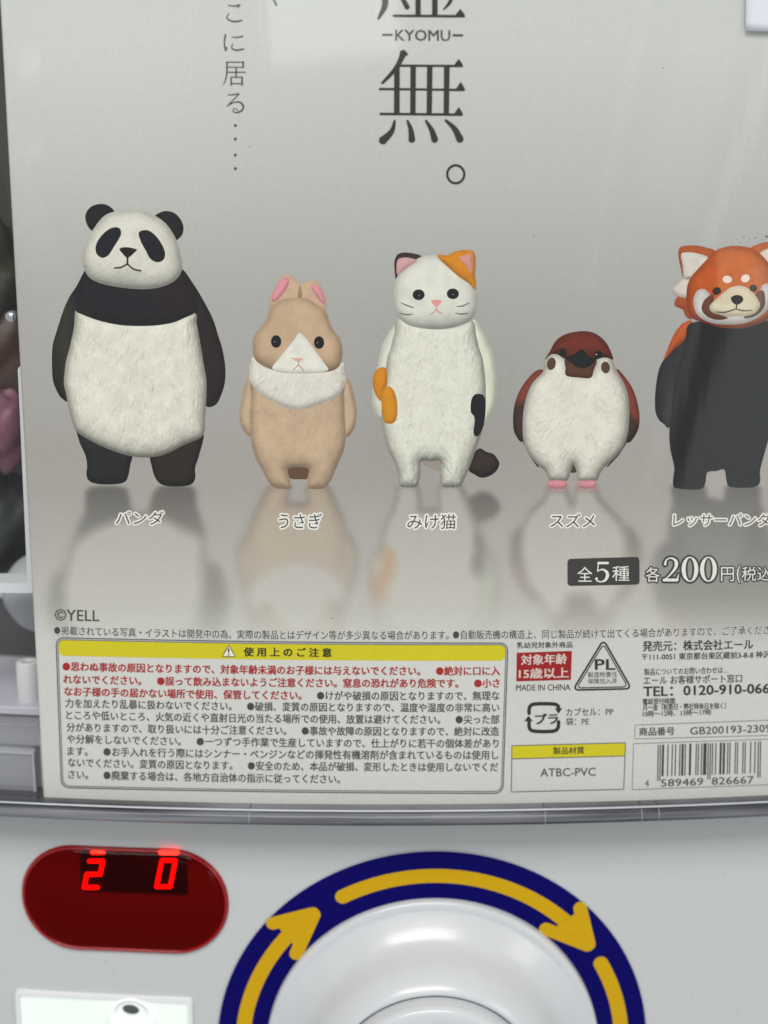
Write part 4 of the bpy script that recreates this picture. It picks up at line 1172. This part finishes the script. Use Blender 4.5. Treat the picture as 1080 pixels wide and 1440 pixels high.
# peg
def cyl(name, px, py0, py1, rpx, off, mat, parent, hole=True):
    x, za = xz(px, py0, off); _, zb = xz(px, py1, off); r = rpx * .0002 * 1.06
    y = Y0 + off + K * x * x
    prof = [(r, zb), (r, za - .0006), (r - .0005, za), (r * .35, za), (r * .3, za - .002), (0.0001, za - .002)]
    n = 28; V = []; Fs = []
    for rr, z in prof:
        for k in range(n):
            a = 2 * math.pi * k / n; V.append((x + rr * math.cos(a), y + rr * math.sin(a), z))
    for k in range(len(prof) - 1):
        for i in range(n):
            j = (i + 1) % n; Fs.append((k*n+i, k*n+j, (k+1)*n+j, (k+1)*n+i))
    return mkobj(name, V, Fs, mat, parent, smooth=True)
cyl('peg', 39, 929, 984, 17, .022, principled('peg_plastic', (.60, .59, .60), .5), mach)
# clear bracket corner
M_BR = clear_plastic('clear_bracket', (.80, .80, .82), .06, 1.0, haze=.30, hazecol=(.72, .72, .76))
boxp('clear_bracket', -80, 1052, 50, 1128, .004, .020, M_BR, mach, r=.002)
boxp('clear_bracket', -80, 1014, 61, 1050, .008, .028, M_BR, mach, r=.002)
bar('bracket_edge', [(-60, 1053), (46, 1060), (50, 1126)], 4, .0035, .006, principled('bracket_edge', (.40, .40, .43), .2, coat=.5), mach)
bar('bracket_edge', [(58, 1040), (61, 1120)], 4, .0065, .012, principled('bracket_edge', (.45, .45, .48), .2, coat=.5), mach)
bar('bracket_edge', [(-60, 1084), (36, 1088)], 5, .0225, .024, principled('bracket_edge', (.5, .5, .5), .3), mach)
# rivet
x, z = xz(14.5, 446, .006)
loft('rivet', [(disc(x, z, .0017, 20), .009), (disc(x, z, .0016, 20), .0062), (disc(x, z, .0011, 20), .0056), (disc(x, z, .0003, 20), .0054)], principled('rivet_metal', (.55, .56, .6), .25, metal=.9), mach)

# ------- things inside the machine, seen past the card's left edge
def blob(name, px, py, off, rx_, rz_, mat, label, cat, seed=1, squash=.8):
    x, z = xz(px, py, off); y = Y0 + off + K * x * x
    n, m = 36, 20; V = []; Fs = []
    rg = np.random.default_rng(seed); ph = rg.uniform(0, 6.28, 6)
    for i in range(m + 1):
        th = math.pi * i / m
        for j in range(n):
            a = 2 * math.pi * j / n
            k_ = 2.6 if cat == 'toy' else .3
            w = 1 + k_ * (.05 * math.sin(3 * a + ph[0]) * math.sin(th) + .05 * math.sin(4 * th + ph[1] + 2 * a) + .02 * math.sin(9 * th + 5 * a + ph[2]))
            V.append((rx_ * w * math.sin(th) * math.cos(a), rx_ * squash * w * math.sin(th) * math.sin(a), rz_ * w * math.cos(th)))
    for i in range(m):
        for j in range(n):
            k = (j + 1) % n; Fs.append((i*n+j, (i+1)*n+j, (i+1)*n+k, i*n+k))
    if cat == 'toy': add_noise(mat, 90, .5, bump=1.0, detail=4)
    o = mkobj(name, V, Fs, mat, None, smooth=True)
    o.location = (x, y, z)
    tag(o, label, cat, 'wrapped toys behind the left edge' if cat == 'toy' else None)
    return o
blob('toy_capsule', 60, 832, .040, .0125, .0125, principled('frosted_capsule', (.40, .40, .42), .4), 'frosted grey ball-shaped capsule under the white inner frame, left of the card', 'capsule', 3, 1.0)
blob('wrapped_toy', 4, 605, .040, .0085, .0125, principled('pink_wrap', (.16, .055, .085), .5), 'mauve pink wrapped toy behind the window at the left edge', 'toy', 5)
blob('wrapped_toy', 0, 505, .045, .009, .015, principled('brown_wrap', (.05, .022, .014), .5), 'rusty brown wrapped toy above the pink one at the left edge', 'toy', 8)
blob('wrapped_toy', -4, 385, .050, .010, .016, principled('olive_wrap', (.014, .016, .004), .5), 'dark olive wrapped toy at the left edge above the rivet', 'toy', 9)
blob('wrapped_toy', 2, 735, .050, .010, .017, principled('green_wrap', (.014, .019, .014), .5), 'dark green wrapped toy at the left edge, just above the white frame corner', 'toy', 11)

# ================================================================== unseen lamps added so the cover mirrors them as glare
def mirror_lamp(px0, py0, px1, py1, radiance, color, dist=1.2):
    """add an unseen lamp where the cover mirrors it between the measured pixels"""
    pts = []
    for px, py in ((px0, py0), (px1, py0), (px1, py1), (px0, py1)):
        pnt = surf(px, py, -.0035); d = pnt - CAM; d /= np.linalg.norm(d)
        nrm = np.array([2 * K * pnt[0], -1.0, 0.0]); nrm /= np.linalg.norm(nrm)
        r = d - 2 * d.dot(nrm) * nrm
        pts.append(pnt + r * dist)
    pts = np.array(pts); c = pts.mean(0)
    sx = (np.linalg.norm(pts[1] - pts[0]) + np.linalg.norm(pts[2] - pts[3])) / 2
    sy = (np.linalg.norm(pts[3] - pts[0]) + np.linalg.norm(pts[2] - pts[1])) / 2
    return area_light('glare_lamp', c, surf((px0 + px1) / 2, (py0 + py1) / 2), sx, sy, radiance, color)
mirror_lamp(990, 380, 1100, 800, .75, (.92, 1.0, .96))
mirror_lamp(940, 420, 955, 700, .7, (.95, .97, 1.0))
mirror_lamp(366, -220, 560, 85, 2.2, (.97, .98, 1.0))

mirror_lamp(30, 74, 62, 106, 1.6, (.93, .95, 1.0))
mirror_lamp(36, 200, 60, 222, 1.5, (.93, .95, 1.0))
mirror_lamp(18, -60, 66, 640, .3, (1.0, .97, .72))
mirror_lamp(1036, 40, 1052, 360, 1.1, (1.0, .98, .94))
mirror_lamp(866, -40, 873, 420, .9, (1.0, 1.0, 1.0))
mirror_lamp(930, 20, 1010, 300, .35, (1.0, 1.0, 1.0))
